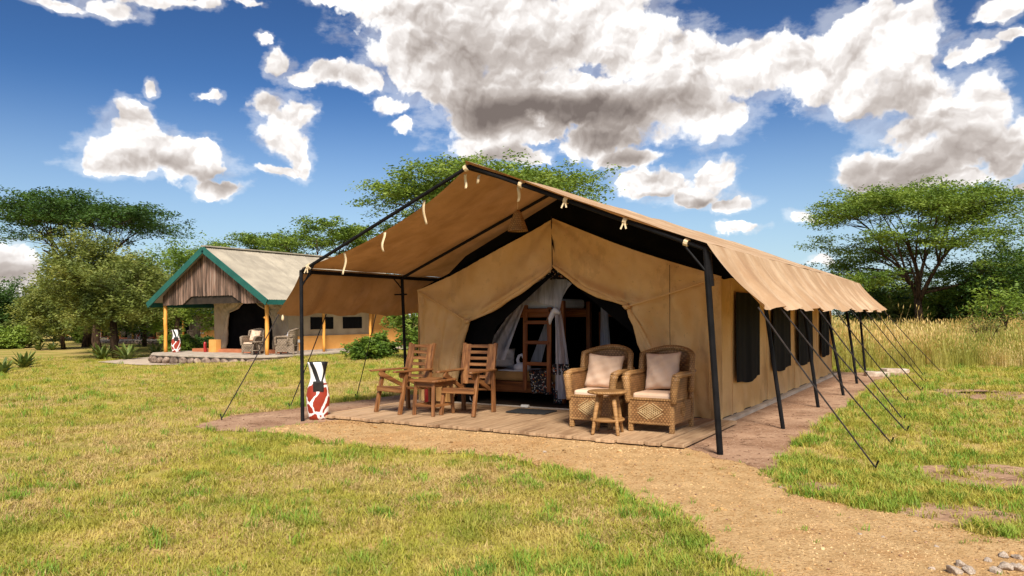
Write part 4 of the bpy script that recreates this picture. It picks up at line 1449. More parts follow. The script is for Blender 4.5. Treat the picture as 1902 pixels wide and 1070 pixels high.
def plank_gable(root):
    rr = random.Random(3)
    x = 0.05
    apex, ze = (3.05, 4.12), 2.22
    while x < 6.15:
        wd = rr.uniform(0.10, 0.19)
        x1 = min(x + wd, 6.2)

        def top(v):
            k = abs(v - apex[0]) / (3.65)
            return apex[1] - 0.04 - (apex[1] - 1.98) * k

        def bot(v):
            if v < 1.33 or v > 5.05:
                return 1.95
            if v < 1.92:
                return 1.95 + 0.33 * (v - 1.33) / 0.59
            if v > 4.4:
                return 2.28 - 0.33 * (v - 4.4) / 0.65
            return 2.28
        a, b = x + 0.010, x1 - 0.010
        ta, tb_ = top(a), top(b)
        ba, bb = bot(a) + rr.uniform(-0.015, 0.015), bot(b) + rr.uniform(-0.015, 0.015)
        if ta > ba + 0.03 and tb_ > bb + 0.03:
            pts = [(a, ba), (b, bb), (b, tb_), (a, ta)]
            if a < apex[0] < b:
                pts = [(a, ba), (b, bb), (b, tb_), (apex[0], apex[1] - 0.04), (a, ta)]
            y = -0.16 + rr.uniform(-0.012, 0.012)
            MB().prism(pts, y, y + 0.03).build('plank', 'gable_plank', root)
        x = x1


def lodge(label):
    root = thing('lodge_tent', label, 'lodge', C1.w(0, 0), C1.rz, 'roofed lodge tents in a row')
    rr = random.Random(9)

    def post(s, t, hgt, r=0.075, knob=False):
        pts = [(s + rr.uniform(-0.012, 0.012), t, z) for z in np.linspace(0, hgt, 8)]
        p = MB().tube(pts, [r * rr.uniform(0.9, 1.08) for _ in pts], 9).build('post', 'orange_post', root, smooth=True)
        if knob:
            MB().tube([(s, t, hgt * 0.66), (s - 0.12, t - 0.02, hgt * 0.69)], [0.05, 0.035], 7).build('branch_stub', 'orange_post', p)
    post(0, 0, 2.05, knob=True)
    post(CW, 0, 2.05, knob=True)
    for t0 in (2.85, 5.62, 8.5):
        post(CW + 0.05, t0, 2.0, 0.06)
        post(0, t0, 2.0, 0.06)
    plank_gable(root)
    MB().add([(0, -0.10, 1.97), (1.33, -0.10, 1.97), (1.92, -0.10, 2.30), (4.4, -0.10, 2.30), (5.05, -0.10, 1.97), (CW, -0.10, 1.97), (CW, 0.0, 1.99), (0, 0.0, 1.99)], [(0, 1, 7), (1, 2, 3, 4, 6, 7), (4, 5, 6)]).build('gable_soffit_shade', 'dark_floor', root)  # dark colour stands in for the shade in the opening under the gable
    # corrugated roof sheets
    ap, el, er, ez = (3.05, 4.20), -0.60, CW + 0.50, 2.06
    for sg, ex in ((-1, el), (1, er)):
        t0 = -0.40
        while t0 < 8.6:
            t1 = t0 + 0.86
            nx_ = 22

            def roof(u, v, t0=t0, t1=t1, ex=ex):
                t = t0 + (t1 - t0 + 0.03) * u
                return (ap[0] + (ex - ap[0]) * v, t, ap[1] + (ez - ap[1]) * v + 0.018 * math.sin(u * math.pi * 2 * 11) + 0.006 * u)
            MB().grid(roof, 66, 2).build('roof_sheet', 'tin_roof', root, smooth=True)
            t0 = t1
        MB().beam((ap[0], -0.43, ap[1] - 0.10), (ex, -0.43, ez - 0.10), 0.04, 0.24, up=(0, 0, 1)).build('barge_board', 'green_fascia', root)
        MB().beam((ex, -0.40, ez - 0.09), (ex, 8.75, ez - 0.09), 0.035, 0.18).build('fascia', 'green_fascia', root)
    MB().beam((ap[0], -0.42, ap[1] + 0.035), (ap[0], 8.72, ap[1] + 0.035), 0.26, 0.05).build('ridge_cap', 'tin_roof', root)
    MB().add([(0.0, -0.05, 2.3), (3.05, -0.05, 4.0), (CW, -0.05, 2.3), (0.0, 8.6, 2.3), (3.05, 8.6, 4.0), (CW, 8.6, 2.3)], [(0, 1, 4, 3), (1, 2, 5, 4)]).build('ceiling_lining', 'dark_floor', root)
    # canvas tent inside
    drape(root, 'grey_canvas', (3.5, 2.9), (3.5, 2.35), (1.15, 2.0), (2.25, 1.62), (1.18, 0.10), (1.85, 0.10), 1.5, 5, -1, 0.8)
    drape(root, 'grey_canvas', (3.5, 2.9), (3.5, 2.35), (5.72, 2.0), (4.65, 1.62), (5.70, 0.10), (5.0, 0.10), 1.5, 6, 1, 0.8)
    MB().box((3.45, 1.66, 1.25), (4.4, 0.02, 2.5)).build('dark_doorway', 'black_mesh', root)
    MB().box((5.70, 3.87, 1.31), (0.03, 4.76, 1.38)).build('side_wall', 'grey_canvas', root)
    MB().box((1.17, 5.0, 1.0), (0.03, 7.0, 2.0)).build('side_wall', 'grey_canvas', root)
    for (pa, pb) in ((577, 619), (637, 672)):
        a, b = C1.ons(pa, 600, 5.73)[1], C1.ons(pb, 600, 5.73)[1]
        f = MB().box((5.73, (a + b) / 2, 1.16), (0.02, b - a, 0.50)).build('window', 'window_mesh', root)
    MB().box((5.76, 3.88, 0.32), (0.14, 4.74, 0.66)).build('low_wall', 'ochre_plaster', root, bevel=0.01)
    MB().box((5.78, 3.88, 0.03), (0.20, 4.75, 0.10)).build('plinth', 'concrete', root)
    MB().box((4.4, 7.33, 0.95), (3.0, 2.14, 1.95)).build('bathroom_block', 'ochre_plaster', root)
    MB().box((4.4, 7.33, 0.03), (3.08, 2.2, 0.08)).build('plinth', 'concrete', root)
    for k in range(2):
        MB().box((5.84, 1.68 + 0.22 * k, 0.46), (0.03, 0.14, 0.12)).build('wall_socket', 'plastic_white', root, bevel=0.005)
    MB().box((3.1, 1.15, 0.06), (5.1, 0.6, 0.14)).build('step', 'red_step', root, bevel=0.01)
    MB().tube([(1.9, 1.2, 2.55), (1.9, 1.2, 2.15)], 0.012, 6).build('light_cord', 'black_pole', root)
    MB().lathe([(0.03, 0.06), (0.05, 0.02), (0.035, -0.05), (0.01, -0.07)], 10, (1.9, 1.2, 2.10)).build('light_bulb', 'plastic_white', root, smooth=True)
    return root


def stone_mesh(seed, r=0.5):
    bm = bmesh.new()
    bmesh.ops.create_icosphere(bm, subdivisions=2, radius=r)
    rr = np.random.default_rng(seed)
    dirs = rr.normal(size=(7, 3))
    dirs /= np.linalg.norm(dirs, axis=1)[:, None]
    for v in bm.verts:
        n = np.array(v.co) / r
        k = 1.0 - 0.28 * max(0, (dirs @ n).max() - 0.55) / 0.45 + 0.05 * math.sin(7 * n[0] + 5 * n[1]) * math.cos(6 * n[2])
        v.co = Vector(n * r * k)
    me = bpy.data.meshes.new('stone')
    bm.to_mesh(me)
    bm.free()
    me.polygons.foreach_set('use_smooth', [True] * len(me.polygons))
    return me


STONES = [stone_mesh(40 + k) for k in range(6)]
for sm_ in STONES:
    sm_.materials.append(MATS['stone'])


def terrace(fr, label, full=True):
    root = thing('stone_terrace', label, 'terrace', fr.w(0, 0), fr.rz, 'stone edged terraces')
    poly = [(-0.35, -0.35), (0.9, -1.25), (3.0, -1.5), (6.6, -1.3), (7.2, -0.4), (7.0, 2.5), (6.9, 8.8), (-0.35, 8.8)]
    n = len(poly)
    cx_ = sum(x for x, y in poly) / n, sum(y for x, y in poly) / n
    inner = [(x + (cx_[0] - x) * 0.02, y + (cx_[1] - y) * 0.03) for x, y in poly]
    for nm, pl, z0, z1 in (('slab', poly, 0.0, -0.05), ('mortar_core', inner, -0.052, -0.5)):
        MB().add([(x, y, z0) for x, y in pl] + [(x, y, z1) for x, y in pl], [tuple(range(n)), tuple(reversed(range(n, 2 * n)))] + [(i, n + i, n + (i + 1) % n, (i + 1) % n) for i in range(n)]).build(nm, 'concrete', root, fix=True)
    rr = random.Random(5)
    for i in range(0, 6):
        p, q = poly[i], poly[i + 1]
        L = math.hypot(q[0] - p[0], q[1] - p[1])
        a = 0.0
        while a < min(L, 7.5) - 0.1:
            wd = rr.uniform(0.30, 0.72)
            k = (a + wd / 2) / L
            o = bpy.data.objects.new('stone', STONES[rr.randrange(6)])
            COL.objects.link(o)
            o.parent = root
            hh = rr.uniform(0.30, 0.42)
            o.location = (p[0] + (q[0] - p[0]) * k, p[1] + (q[1] - p[1]) * k, -0.035 - hh / 2 - rr.uniform(0.0, 0.03))
            o.scale = (wd * 1.02, 0.30, hh)
            o.rotation_euler = (0, rr.uniform(-0.15, 0.15), math.atan2(q[1] - p[1], q[0] - p[0]))
            a += wd
    return root


def lodge_set(fr, lab, dress):
    """furniture that stands on a lodge terrace"""
    gk = wicker_grey
    la = fr.w(5.02, 0.35)
    lb = fr.w(6.55, 0.65)
    dup(gk, la, fr.rz + 0.25, f'grey wicker armchair facing the doorway side {lab}', 'grey wicker armchairs on the terraces')
    dup(gk, lb, fr.rz - 1.05, f'grey wicker armchair turned sideways by the corner post {lab}', 'grey wicker armchairs on the terraces')
    pillow(f'pale pillow in the doorway armchair {lab}', fm(la, fr.rz + 0.25), (0, 0.12, 0.70), -0.28, 0.08, 0.0, (0.46, 0.46, 0.16), 'cushion', 31, 'pillows on the terrace chairs')
    pillow(f'pale pillow in the corner post armchair {lab}', fm(lb, fr.rz - 1.05), (0, 0.12, 0.70), -0.28, -0.05, 0.0, (0.46, 0.46, 0.16), 'white_linen', 32, 'pillows on the terrace chairs')
    dup(grey_stool, fr.w(5.68, -0.1), 0.3, f'small dark table with splayed legs between the armchairs {lab}', 'small tables on the terraces')
    extinguisher(f'red fire extinguisher beside the ochre box {lab}', fr.w(1.62, 0.70, 0.0), fr.rz, 'fire extinguishers')
    b = tag(MB().box((0, 0, 0.26), (0.44, 0.26, 0.52)).build('ochre_box', 'ochre_plaster', None, bevel=0.01), f'waist high ochre box beside the fire extinguisher {lab}', 'box', 'ochre boxes')
    b.location, b.rotation_euler = fr.w(2.05, 0.85, 0.0), (0, 0, fr.rz)
    s = copy_tree(sc)
    s.location, s.rotation_euler, s.scale = fr.w(0.55, 0.10, 0.0), (0, 0, 0.3), (1.15, 1.15, 1.15)
    s['label'] = f'painted giraffe and zebra post beside the yellow pole {lab}'


lodge1 = lodge('lodge tent with weathered plank gable, green fascia and tin roof, nearest the canvas tent')
terrace(C1, 'stone edged concrete terrace under the nearest tin roofed lodge')
wicker_grey = wicker_chair('grey wicker armchair', 'wicker_grey', 'wicker_grey', 'cushion', 'grey wicker armchairs on the terraces')
grey_stool = cane_stool('small dark table', 'wicker_grey', 'wicker_grey', 'small tables on the terraces')
lodge_set(C1, 'at the nearest tin roofed lodge', True)
C2 = Frame((*atd(247, 650, 58.0)[:2], 0.02), ANG)
C3 = Frame((*atd(174, 650, 62.0)[:2], -0.05), ANG)
C4 = Frame((*atd(125, 640, 78.0)[:2], -0.2), ANG)
dup(lodge1, C2.w(0, 0), C2.rz, 'lodge tent half hidden behind the nearest lodge and overhanging branches')
terrace(C2, 'stone edged terrace of the lodge half hidden behind the nearest lodge')
lodge_set(C2, 'at the half hidden second lodge', False)
dup(lodge1, C3.w(0, 0), C3.rz, 'lodge tent showing planks and orange poles behind the leaning tree trunks')
terrace(C3, 'stone edged terrace behind the leaning tree trunks')
lodge_set(C3, 'behind the leaning tree trunks', False)
dup(lodge1, C4.w(0, 0), C4.rz, 'remote lodge tent whose two orange poles show under dark trees')
terrace(C4, 'low terrace of the remote lodge under dark trees')
for o in (wicker_grey, grey_stool):
    for c_ in list(o.children):
        bpy.data.objects.remove(c_)
    bpy.data.objects.remove(o)
# paved approach to the nearest terrace
pv = [onz(*p, -0.2)[:2] for p in ((178, 670), (240, 664), (300, 659), (345, 662), (372, 672), (330, 676), (250, 675))]
sheet('paved_path', rough_poly(pv, 0.08, 9, 0.2), 0.03, 'paving', 'pale paved path running up to the nearest lodge terrace', follow=True)


# ------------------------------------------------------------------ fast leaf meshes
def quads_mesh(name, V):
    """V: (n,4,3) quads"""
    n = len(V)
    me = bpy.data.meshes.new(name)
    me.vertices.add(n * 4)
    me.vertices.foreach_set('co', V.reshape(-1).astype(np.float32))
    me.loops.add(n * 4)
    me.loops.foreach_set('vertex_index', np.arange(n * 4, dtype=np.int32))
    me.polygons.add(n)
    me.polygons.foreach_set('loop_start', np.arange(0, n * 4, 4, dtype=np.int32))
    me.update(calc_edges=True)
    me.validate()
    return me


def leaves(rng, centres, spread, per, length, width, flat=0.3, droop=0.1):
    """sprays of leaf-sized blades round each centre"""
    n = len(centres) * per
    c = np.repeat(centres, per, 0)
    off = rng.normal(size=(n, 3)) * np.array([1, 1, flat]) * np.repeat(spread, per)[:, None] * 0.55
    p = c + off
    ang = np.arctan2(off[:, 1], off[:, 0]) + rng.normal(0, 0.7, n)
    al = np.stack([np.cos(ang), np.sin(ang), rng.normal(-droop, 0.35, n)], 1)
    al /= np.linalg.norm(al, axis=1)[:, None]
    ac = np.cross(al, rng.normal(size=(n, 3)) * np.array([0.7, 0.7, 1.0]))
    ac /= np.linalg.norm(ac, axis=1)[:, None] + 1e-6
    L = (length * rng.uniform(0.6, 1.4, n))[:, None]
    W = (width * rng.uniform(0.6, 1.4, n))[:, None]
    return np.stack([p - al * L / 2, p + ac * W / 2, p + al * L / 2, p - ac * W / 2], 1)


def bez(a, b, c, n):
    a, b, c = map(np.array, (a, b, c))
    return [(1 - t) ** 2 * a + 2 * t * (1 - t) * b + t * t * c for t in np.linspace(0, 1, n)]


def tree(name, label, base, Hh, R, seed, mat, kind='acacia', nl=8, group=None, per=24, leafs=0.26, lean=(0, 0), fork=0.28, trunk_r=None, cat='tree', lows=0.0, sub=7, twig=5, stems=1):
    rng = np.random.default_rng(seed)
    root = thing(name, label, cat, base, rng.uniform(0, 6.28) if kind == 'bush' else 0, group)
    tr = trunk_r or 0.026 * Hh
    m = MB()
    tips, spr = [], []
    fk = np.array([lean[0] * fork * Hh, lean[1] * fork * Hh, fork * Hh])
    starts = []
    if kind == 'bush':
        for k in range(max(3, nl // 2)):
            starts.append(np.array([rng.normal(0, 0.08 * R), rng.normal(0, 0.08 * R), 0]))
    else:
        wob = rng.normal(0, 0.03 * Hh, 2)
        m.tube([(0, 0, -0.1), (fk[0] * 0.3 + wob[0], fk[1] * 0.3 + wob[1], fk[2] * 0.4), tuple(fk)], [tr * 1.25, tr, tr * 0.85], 9)
    prim = []
    if kind != 'bush':
        for k in range(3 if nl < 14 else 4):
            a = 2 * math.pi * (k + rng.uniform(-0.25, 0.25)) / (3 if nl < 14 else 4) + seed
            e = np.array([0.42 * R * math.cos(a), 0.42 * R * math.sin(a), Hh * rng.uniform(0.56, 0.70)]) + np.array([lean[0], lean[1], 0]) * Hh * 0.5
            pp = bez(fk * rng.uniform(0.85, 1.0), fk + (e - fk) * np.array([0.35, 0.35, 0.6]) + rng.normal(0, 0.06 * R, 3) * np.array([1, 1, 0.4]), e, 8)
            m.tube([tuple(p) for p in pp], [tr * (0.62 - 0.42 * q / 7) for q in range(8)], 7)
            prim.append(pp)
    for i in range(nl):
        a = 2 * math.pi * (i + rng.uniform(-0.3, 0.3)) / nl * (1 if i % 3 else 1.0)
        if kind == 'acacia':
            rad = R * (0.30 + 0.48 * ((i * 0.618) % 1.0))
            z = Hh * (0.93 - 0.22 * (rad / R) ** 2) + rng.normal(0, 0.025 * Hh)
            if rng.random() < lows:
                z *= rng.uniform(0.36, 0.82)
                rad = R * rng.uniform(0.55, 0.85)
            lr = R * rng.uniform(0.28, 0.40)
            flat = 0.30
        else:
            th = rng.uniform(0.05, 1.0)
            rad = R * rng.uniform(0.25, 0.72)
            z = Hh * (0.30 + 0.55 * th) if kind == 'round' else Hh * (0.25 + 0.5 * th)
            rad *= math.sqrt(max(0.15, 1 - ((z / Hh) - 0.5) ** 2 * 2.6))
            lr = R * rng.uniform(0.32, 0.48)
            flat = 0.75
        c = np.array([rad * math.cos(a) + lean[0] * Hh * 0.6, rad * math.sin(a) + lean[1] * Hh * 0.6, z])
        if kind == 'bush':
            st_ = starts[i % len(starts)]
            r0 = 0.02 * Hh + 0.01
        else:
            pp = min(prim, key=lambda P_: np.linalg.norm(P_[-1][:2] - c[:2]))
            q = int(rng.integers(2, 8)) if c[2] > pp[-1][2] else int(rng.integers(1, 5))
            st_ = pp[q]
            r0 = tr * (0.42 - 0.30 * q / 7)
        ctl = st_ + (c - st_) * np.array([0.45, 0.45, 0.75 if kind == 'acacia' else 0.6]) + rng.normal(0, 0.05 * R, 3)
        pts = bez(st_, ctl, c, 8)
        m.tube([tuple(p) for p in pts], [r0 * (1 - 0.8 * k / 7) for k in range(8)], 6)
        for j in range(sub):
            k0 = rng.uniform(0.5, 0.95)
            s0_ = pts[int(k0 * 7)]
            o = rng.normal(size=3)
            o /= np.linalg.norm(o)
            e = c + o * np.array([lr, lr, lr * (flat if kind == 'acacia' else 0.85)]) * rng.uniform(0.5, 1.0)
            e[2] = max(e[2], 0.12 * Hh)
            mid = (s0_ + e) / 2 + rng.normal(0, 0.05 * R, 3) * np.array([1, 1, 0.5])
            bp = bez(s0_, mid, e, 4)
            m.tube([tuple(p) for p in bp], [r0 * 0.30, r0 * 0.22, r0 * 0.15, r0 * 0.08], 4)
            for q in range(twig):
                e2 = e + rng.normal(size=3) * np.array([lr, lr, lr * flat]) * 0.36
                e2[2] = max(e2[2], 0.08 * Hh)
                s2 = bp[2] if q % 2 else bp[3]
                m.tube([tuple(s2), tuple((s2 + e2) / 2 + rng.normal(0, 0.02 * R, 3)), tuple(e2)], [r0 * 0.10, r0 * 0.07, r0 * 0.04], 3)
                tips.append(e2)
                spr.append(min(lr * rng.uniform(0.22, 0.36), 0.62))
    m.build('trunk', 'bark', root, smooth=True)
    tips, spr = np.array(tips), np.array(spr)
    V = leaves(rng, tips, spr, per, leafs, leafs * 0.40, 0.34 if kind == 'acacia' else 0.8, 0.12)
    mobj('crown', quads_mesh('crown', V), mat, root)
    return root


def gpos(px, D, dy=0.0):
    p = atd(px, 600, D)
    return (p[0], p[1], float(terrain(p[0], p[1])) + dy)


G1 = 'acacia trees around the camp'
tree('acacia_tree', 'spreading flat topped acacia rising from tall dry grass beyond the tent', gpos(1706, 46), 9.3, 5.9, 101, 'acacia_leaf', nl=31, lows=0.62, per=52, leafs=0.18, fork=0.25, lean=(-0.02, 0), sub=9, group=G1)
tree('acacia_tree', 'umbrella shaped acacia whose crown shows above the ridge of the canvas tent', gpos(905, 40), 9.4, 6.8, 102, 'acacia_leaf', nl=24, lows=0.25, per=60, leafs=0.19, fork=0.40, sub=8, group=G1)
tree('acacia_tree', 'wide low acacia standing behind the nearest lodge roof', gpos(600, 48), 7.9, 4.8, 103, 'acacia_leaf', nl=16, lows=0.4, per=56, leafs=0.19, fork=0.3, sub=7, group=G1)
tree('acacia_tree', 'thin branched acacia peeking over the lodge ridge', gpos(452, 52), 7.4, 4.2, 104, 'acacia_leaf', nl=14, lows=0.4, per=56, leafs=0.18, fork=0.3, group=G1)
tree('acacia_tree', 'dark flat topped acacia towering over the olive green trees', gpos(160, 50), 9.9, 6.3, 105, 'deep_leaf', nl=18, lows=0.2, per=58, leafs=0.19, fork=0.35, sub=8, group=G1)
G2 = 'olive green thorn trees before the lodges'
tree('thorn_tree', 'bushy olive green thorn tree with a leaning trunk beside the paved path', gpos(219, 34), 5.6, 2.5, 111, 'olive_leaf', 'round', nl=13, per=56, leafs=0.15, fork=0.30, lean=(-0.12, 0), sub=8, group=G2, trunk_r=0.17)
tree('thorn_tree', 'olive green thorn tree with a thick dark trunk behind the leaning one', gpos(184, 38), 6.2, 2.6, 112, 'olive_leaf', 'round', nl=13, per=54, leafs=0.16, fork=0.30, lean=(-0.05, 0), sub=8, group=G2, trunk_r=0.2)
tree('thorn_tree', 'forked thin stemmed thorn tree between the two thicker trunks', gpos(205, 42), 5.2, 2.6, 113, 'olive_leaf', 'round', nl=10, per=50, leafs=0.16, fork=0.32, lean=(0.10, 0), group=G2, trunk_r=0.14)
tree('thorn_tree', 'light green thorn tree filling the gap beside the plank gable', gpos(330, 46), 6.0, 3.6, 114, 'lime_leaf', 'round', nl=12, per=52, leafs=0.17, fork=0.3, group=G2)
tree('thorn_tree', 'shady thorn tree overhanging the half hidden lodge', gpos(268, 50), 5.0, 3.2, 115, 'deep_leaf', 'round', nl=11, per=52, leafs=0.17, fork=0.35, group=G2)
tree('thorn_tree', 'pale green thorn tree left of the thick trunks', gpos(118, 46), 4.6, 2.6, 116, 'olive_leaf', 'round', nl=11, per=52, leafs=0.17, fork=0.3, group=G2)
G3 = 'dark trees closing off the camp lawn'
for k, (px, D, Hh, R, mt, lab) in enumerate(((10, 62, 4.6, 3.4, 'deep_leaf', 'dark rounded tree at the far lawn edge beside the grey bush'), (62, 70, 4.2, 3.0, 'deep_leaf', 'dark tree at the far lawn edge behind the spiky agaves'), (100, 66, 5.0, 3.2, 'deep_leaf', 'dark tree at the far lawn edge before the remote lodge'),
                                             (140, 72, 5.4, 3.4, 'deep_leaf', 'tall dark tree shading the remote lodge'), (-60, 58, 5.4, 3.6, 'deep_leaf', 'dark tree beyond the far lawn corner'), (30, 86, 5.0, 4.0, 'olive_leaf', 'hazy olive tree behind the dark row'), (250, 76, 6.0, 4.0, 'deep_leaf', 'dark tree behind the second lodge'),
                                             (400, 80, 5.6, 4.0, 'deep_leaf', 'dark tree line piece behind the nearest lodge roof'), (700, 75, 5.5, 4.0, 'olive_leaf', 'olive tree far behind the canvas tent fly'))):
    tree('shade_tree', lab, gpos(px, D), Hh, R, 130 + k, mt, 'round', nl=11, per=34, leafs=0.24, fork=0.22, group=G3)
G4 = 'scrub behind the tall grass'
for k, (px, D, Hh, R, mt, kd, lab) in enumerate(((1632, 52, 3.2, 2.4, 'deep_leaf', 'bush', 'dark scrub bush just behind the tent end'), (1668, 50, 2.8, 1.8, 'olive_leaf', 'bush', 'olive scrub bush beside the acacia trunk'), (1690, 54, 2.2, 1.8, 'lime_leaf', 'bush', 'bright green bush behind the acacia trunk'),
                                                 (1742, 50, 3.0, 2.4, 'acacia_leaf', 'bush', 'yellow green bush next to the acacia trunk'), (1790, 47, 3.6, 2.6, 'acacia_leaf', 'bush', 'large dark bush under the acacia crown'), (1850, 44, 5.2, 3.4, 'deep_leaf', 'round', 'dense dark green tree beside the big acacia'),
                                                 (1920, 46, 6.0, 3.6, 'acacia_leaf', 'round', 'leafy green tree standing past the dense dark one'), (1610, 64, 5.0, 3.6, 'deep_leaf', 'bush', 'remote dark thicket behind the tent end'), (1720, 70, 5.2, 4.2, 'deep_leaf', 'bush', 'remote dark thicket behind the bright bushes'),
                                                 (1830, 70, 5.6, 4.2, 'deep_leaf', 'bush', 'remote dark thicket behind the dense tree'), (1980, 60, 4.0, 3.6, 'deep_leaf', 'bush', 'remote thicket past the leafy tree'))):
    tree('scrub_bush' if kd == 'bush' else 'scrub_tree', lab, gpos(px, D), Hh, R, 150 + k, mt, kd, nl=11, per=36, leafs=0.19, group=G4, cat='bush' if kd == 'bush' else 'tree')
tree('thorn_sapling', 'sparse thorny sapling growing out of the tall grass', gpos(1868, 27), 2.6, 1.5, 171, 'lime_leaf', 'round', nl=9, per=7, leafs=0.13, fork=0.35, cat='sapling', trunk_r=0.05, sub=6)
tree('dry_shrub', 'bare twiggy shrub in the dry grass beside the sapling', gpos(1830, 25), 1.5, 0.9, 172, 'olive_leaf', 'bush', nl=8, per=2, leafs=0.09, cat='shrub')
G5 = 'garden bushes by the lodges'
for k, (px, D, Hh, R, mt, lab) in enumerate(((694, 26.5, 0.80, 0.85, 'lime_leaf', 'rounded green bush beside the ochre bathroom block'), (341, 33.5, 1.05, 0.85, 'lime_leaf', 'leafy green bush beside the painted post at the nearest lodge'), (388, 36, 0.9, 0.8, 'deep_leaf', 'low dark bush by the ochre box at the nearest lodge'),
                                             (775, 27, 2.3, 1.2, 'acacia_leaf', 'tall green bush behind the canvas tent corner'), (470, 41, 1.0, 0.8, 'acacia_leaf', 'small bush at the terrace behind the armchairs'), (150, 60, 1.3, 1.3, 'lime_leaf', 'pale bush before the remote lodge poles'),
                                             (30, 50, 1.5, 1.6, 'olive_leaf', 'grey green bush at the lawn edge'), (8, 48, 1.2, 1.4, 'lime_leaf', 'light green bush at the lawn edge before the dark tree'))):
    tree('garden_bush', lab, gpos(px, D), Hh, R, 180 + k, mt, 'bush', nl=10, per=26, leafs=0.13 if D < 40 else 0.2, group=G5, cat='bush', twig=5)


def agave(label, loc, r, hgt, seed, nb=22):
    rr = random.Random(seed)
    root = thing('agave_plant', label, 'agave', loc, rr.uniform(0, 6), 'spiky agaves on the lawn')
    for k in range(nb):
        a = 2.4 * k + rr.uniform(-0.2, 0.2)
        tilt = 0.2 + 1.0 * (k / nb)
        L = hgt * rr.uniform(0.8, 1.15)
        out = Vector((math.cos(a), math.sin(a), 0))
        ac = Vector((-math.sin(a), math.cos(a), 0))
        pts = []
        for j in range(6):
            u = j / 5
            th = tilt * (0.75 + 0.45 * u)
            pts.append(out * (r * 0.10 + L * u * math.sin(th) * r / hgt) + Vector((0, 0, L * u * math.cos(th) * (1 - 0.1 * u))))
        m = MB()
        vs, fs = [], []
        for j, p in enumerate(pts):
            u = j / 5
            wd = 0.055 * (0.8 + u * 1.1) * (1 - u ** 3) + 0.003
            vs += [p - ac * wd, p - Vector((0, 0, 0.022 * (1 - u) + 0.004)), p + ac * wd]
        for j in range(5):
            b = j * 3
            fs += [(b, b + 1, b + 4, b + 3), (b + 1, b + 2, b + 5, b + 4)]
        m.add(vs, fs).build('leaf', 'agave_leaf', root, smooth=True)
    return root


agave('spiky agave clump alone on the lawn, its leaves spread wide', gpos(44, 28, 0), 0.75, 0.72, 1, 30)
agave('ragged agave cut by the lawn edge beside the spread out clump', gpos(4, 24, 0), 0.5, 0.6, 2, 18)
agave('spiky agave at the foot of the thick dark trunk', gpos(188, 33.5), 0.8, 0.85, 3, 26)
agave('spiky agave beside the paved path and leaning trunk', gpos(236, 33), 0.85, 0.85, 4, 28)
agave('small agave between the paved path and the nearest lodge', gpos(290, 36), 0.6, 0.7, 5, 20)
agave('small agave far out on the lawn toward the remote lodge', gpos(71, 45), 0.6, 0.7, 6, 18)
agave('small agave standing next to another on the lawn before the dark tree', gpos(97, 45), 0.6, 0.6, 7, 18)

# ------------------------------------------------------------------ loose stones
def rock_mesh(seed):
    bm = bmesh.new()
    rg = np.random.default_rng(seed)
    for _ in range(16):
        v = rg.normal(size=3)
        bm.verts.new(Vector(v / np.linalg.norm(v) * 0.5 * rg.uniform(0.8, 1.05)))
    bmesh.ops.convex_hull(bm, input=bm.verts)
    bmesh.ops.bevel(bm, geom=bm.edges[:], offset=0.03, segments=1, affect='EDGES')
    me_ = bpy.data.meshes.new('rock')
    bm.to_mesh(me_)
    bm.free()
    return me_


ps = [rock_mesh(60 + k) for k in range(6)]
for s_ in ps:
    s_.materials.clear()
    s_.materials.append(MATS['pale_stone'])
rr = random.Random(77)
for k, (px, py, sz) in enumerate(((1784, 1054, 26), (1772, 1068, 34), (1799, 1066, 30), (1868, 1060, 30), (1882, 1058, 26), (1864, 1038, 20), (1894, 1062, 30), (1850, 1066, 26), (1835, 1045, 18), (1864, 1036, 22), (1730, 1060, 16), (1740, 1018, 12), (1450, 908, 10), (1640, 1000, 9), (1700, 990, 10), (1012, 842, 9), (1597, 995, 11), (1890, 1040, 24))):
    p = onz(px, py)
    d = p[1]
    r = sz / F * d
    o = bpy.data.objects.new('stone', ps[k % 6])
    COL.objects.link(o)
    o.location = (p[0], p[1], r * 0.20)
    o.scale = (r * 1.1, r * 0.9, r * 0.72)
    o.rotation_euler = (rr.uniform(-0.3, 0.3), rr.uniform(-0.3, 0.3), rr.uniform(0, 6))
    tag(o, 'pale angular stone lying loose on the gravel path', 'stone', 'pale stones on the gravel path')
for k, (px, py, w_) in enumerate(((1628, 699, 0.5), (1662, 693, 0.62))):
    p = onz(px, py)
    o = tag(MB().box((0, 0, 0.05), (w_, 0.30, 0.12), taper=0.94).build('paving_slab', 'pale_stone', None, bevel=0.02), ('short' if k == 0 else 'long') + ' pale concrete slab on the grass past the last tent pole', 'slab', 'slabs at the tent end')
    o.location = (p[0], p[1], 0)
    o.rotation_euler = (0, 0.03, -0.15 + 0.3 * k)


# ------------------------------------------------------------------ grass and gravel
def in_poly(P, poly):
    x, y = P[:, 0], P[:, 1]
    inside = np.zeros(len(P), bool)
    n = len(poly)
    j = n - 1
    for i in range(n):
        xi, yi = poly[i]
        xj, yj = poly[j]
        if yi != yj:
            c = ((yi > y) != (yj > y)) & (x < (xj - xi) * (y - yi) / (yj - yi) + xi)
            inside ^= c
        j = i
    return inside


LAT = np.random.default_rng(5).random((128, 128))


def vnoise(x, y, sc_):
    x, y = x * sc_ + 500, y * sc_ + 500
    i, j = np.floor(x).astype(int), np.floor(y).astype(int)
    u, v = x - i, y - j
    u, v = u * u * (3 - 2 * u), v * v * (3 - 2 * v)
    g = lambda a, b: LAT[a % 128, b % 128]
    return (g(i, j) * (1 - u) + g(i + 1, j) * u) * (1 - v) + (g(i, j + 1) * (1 - u) + g(i + 1, j + 1) * u) * v


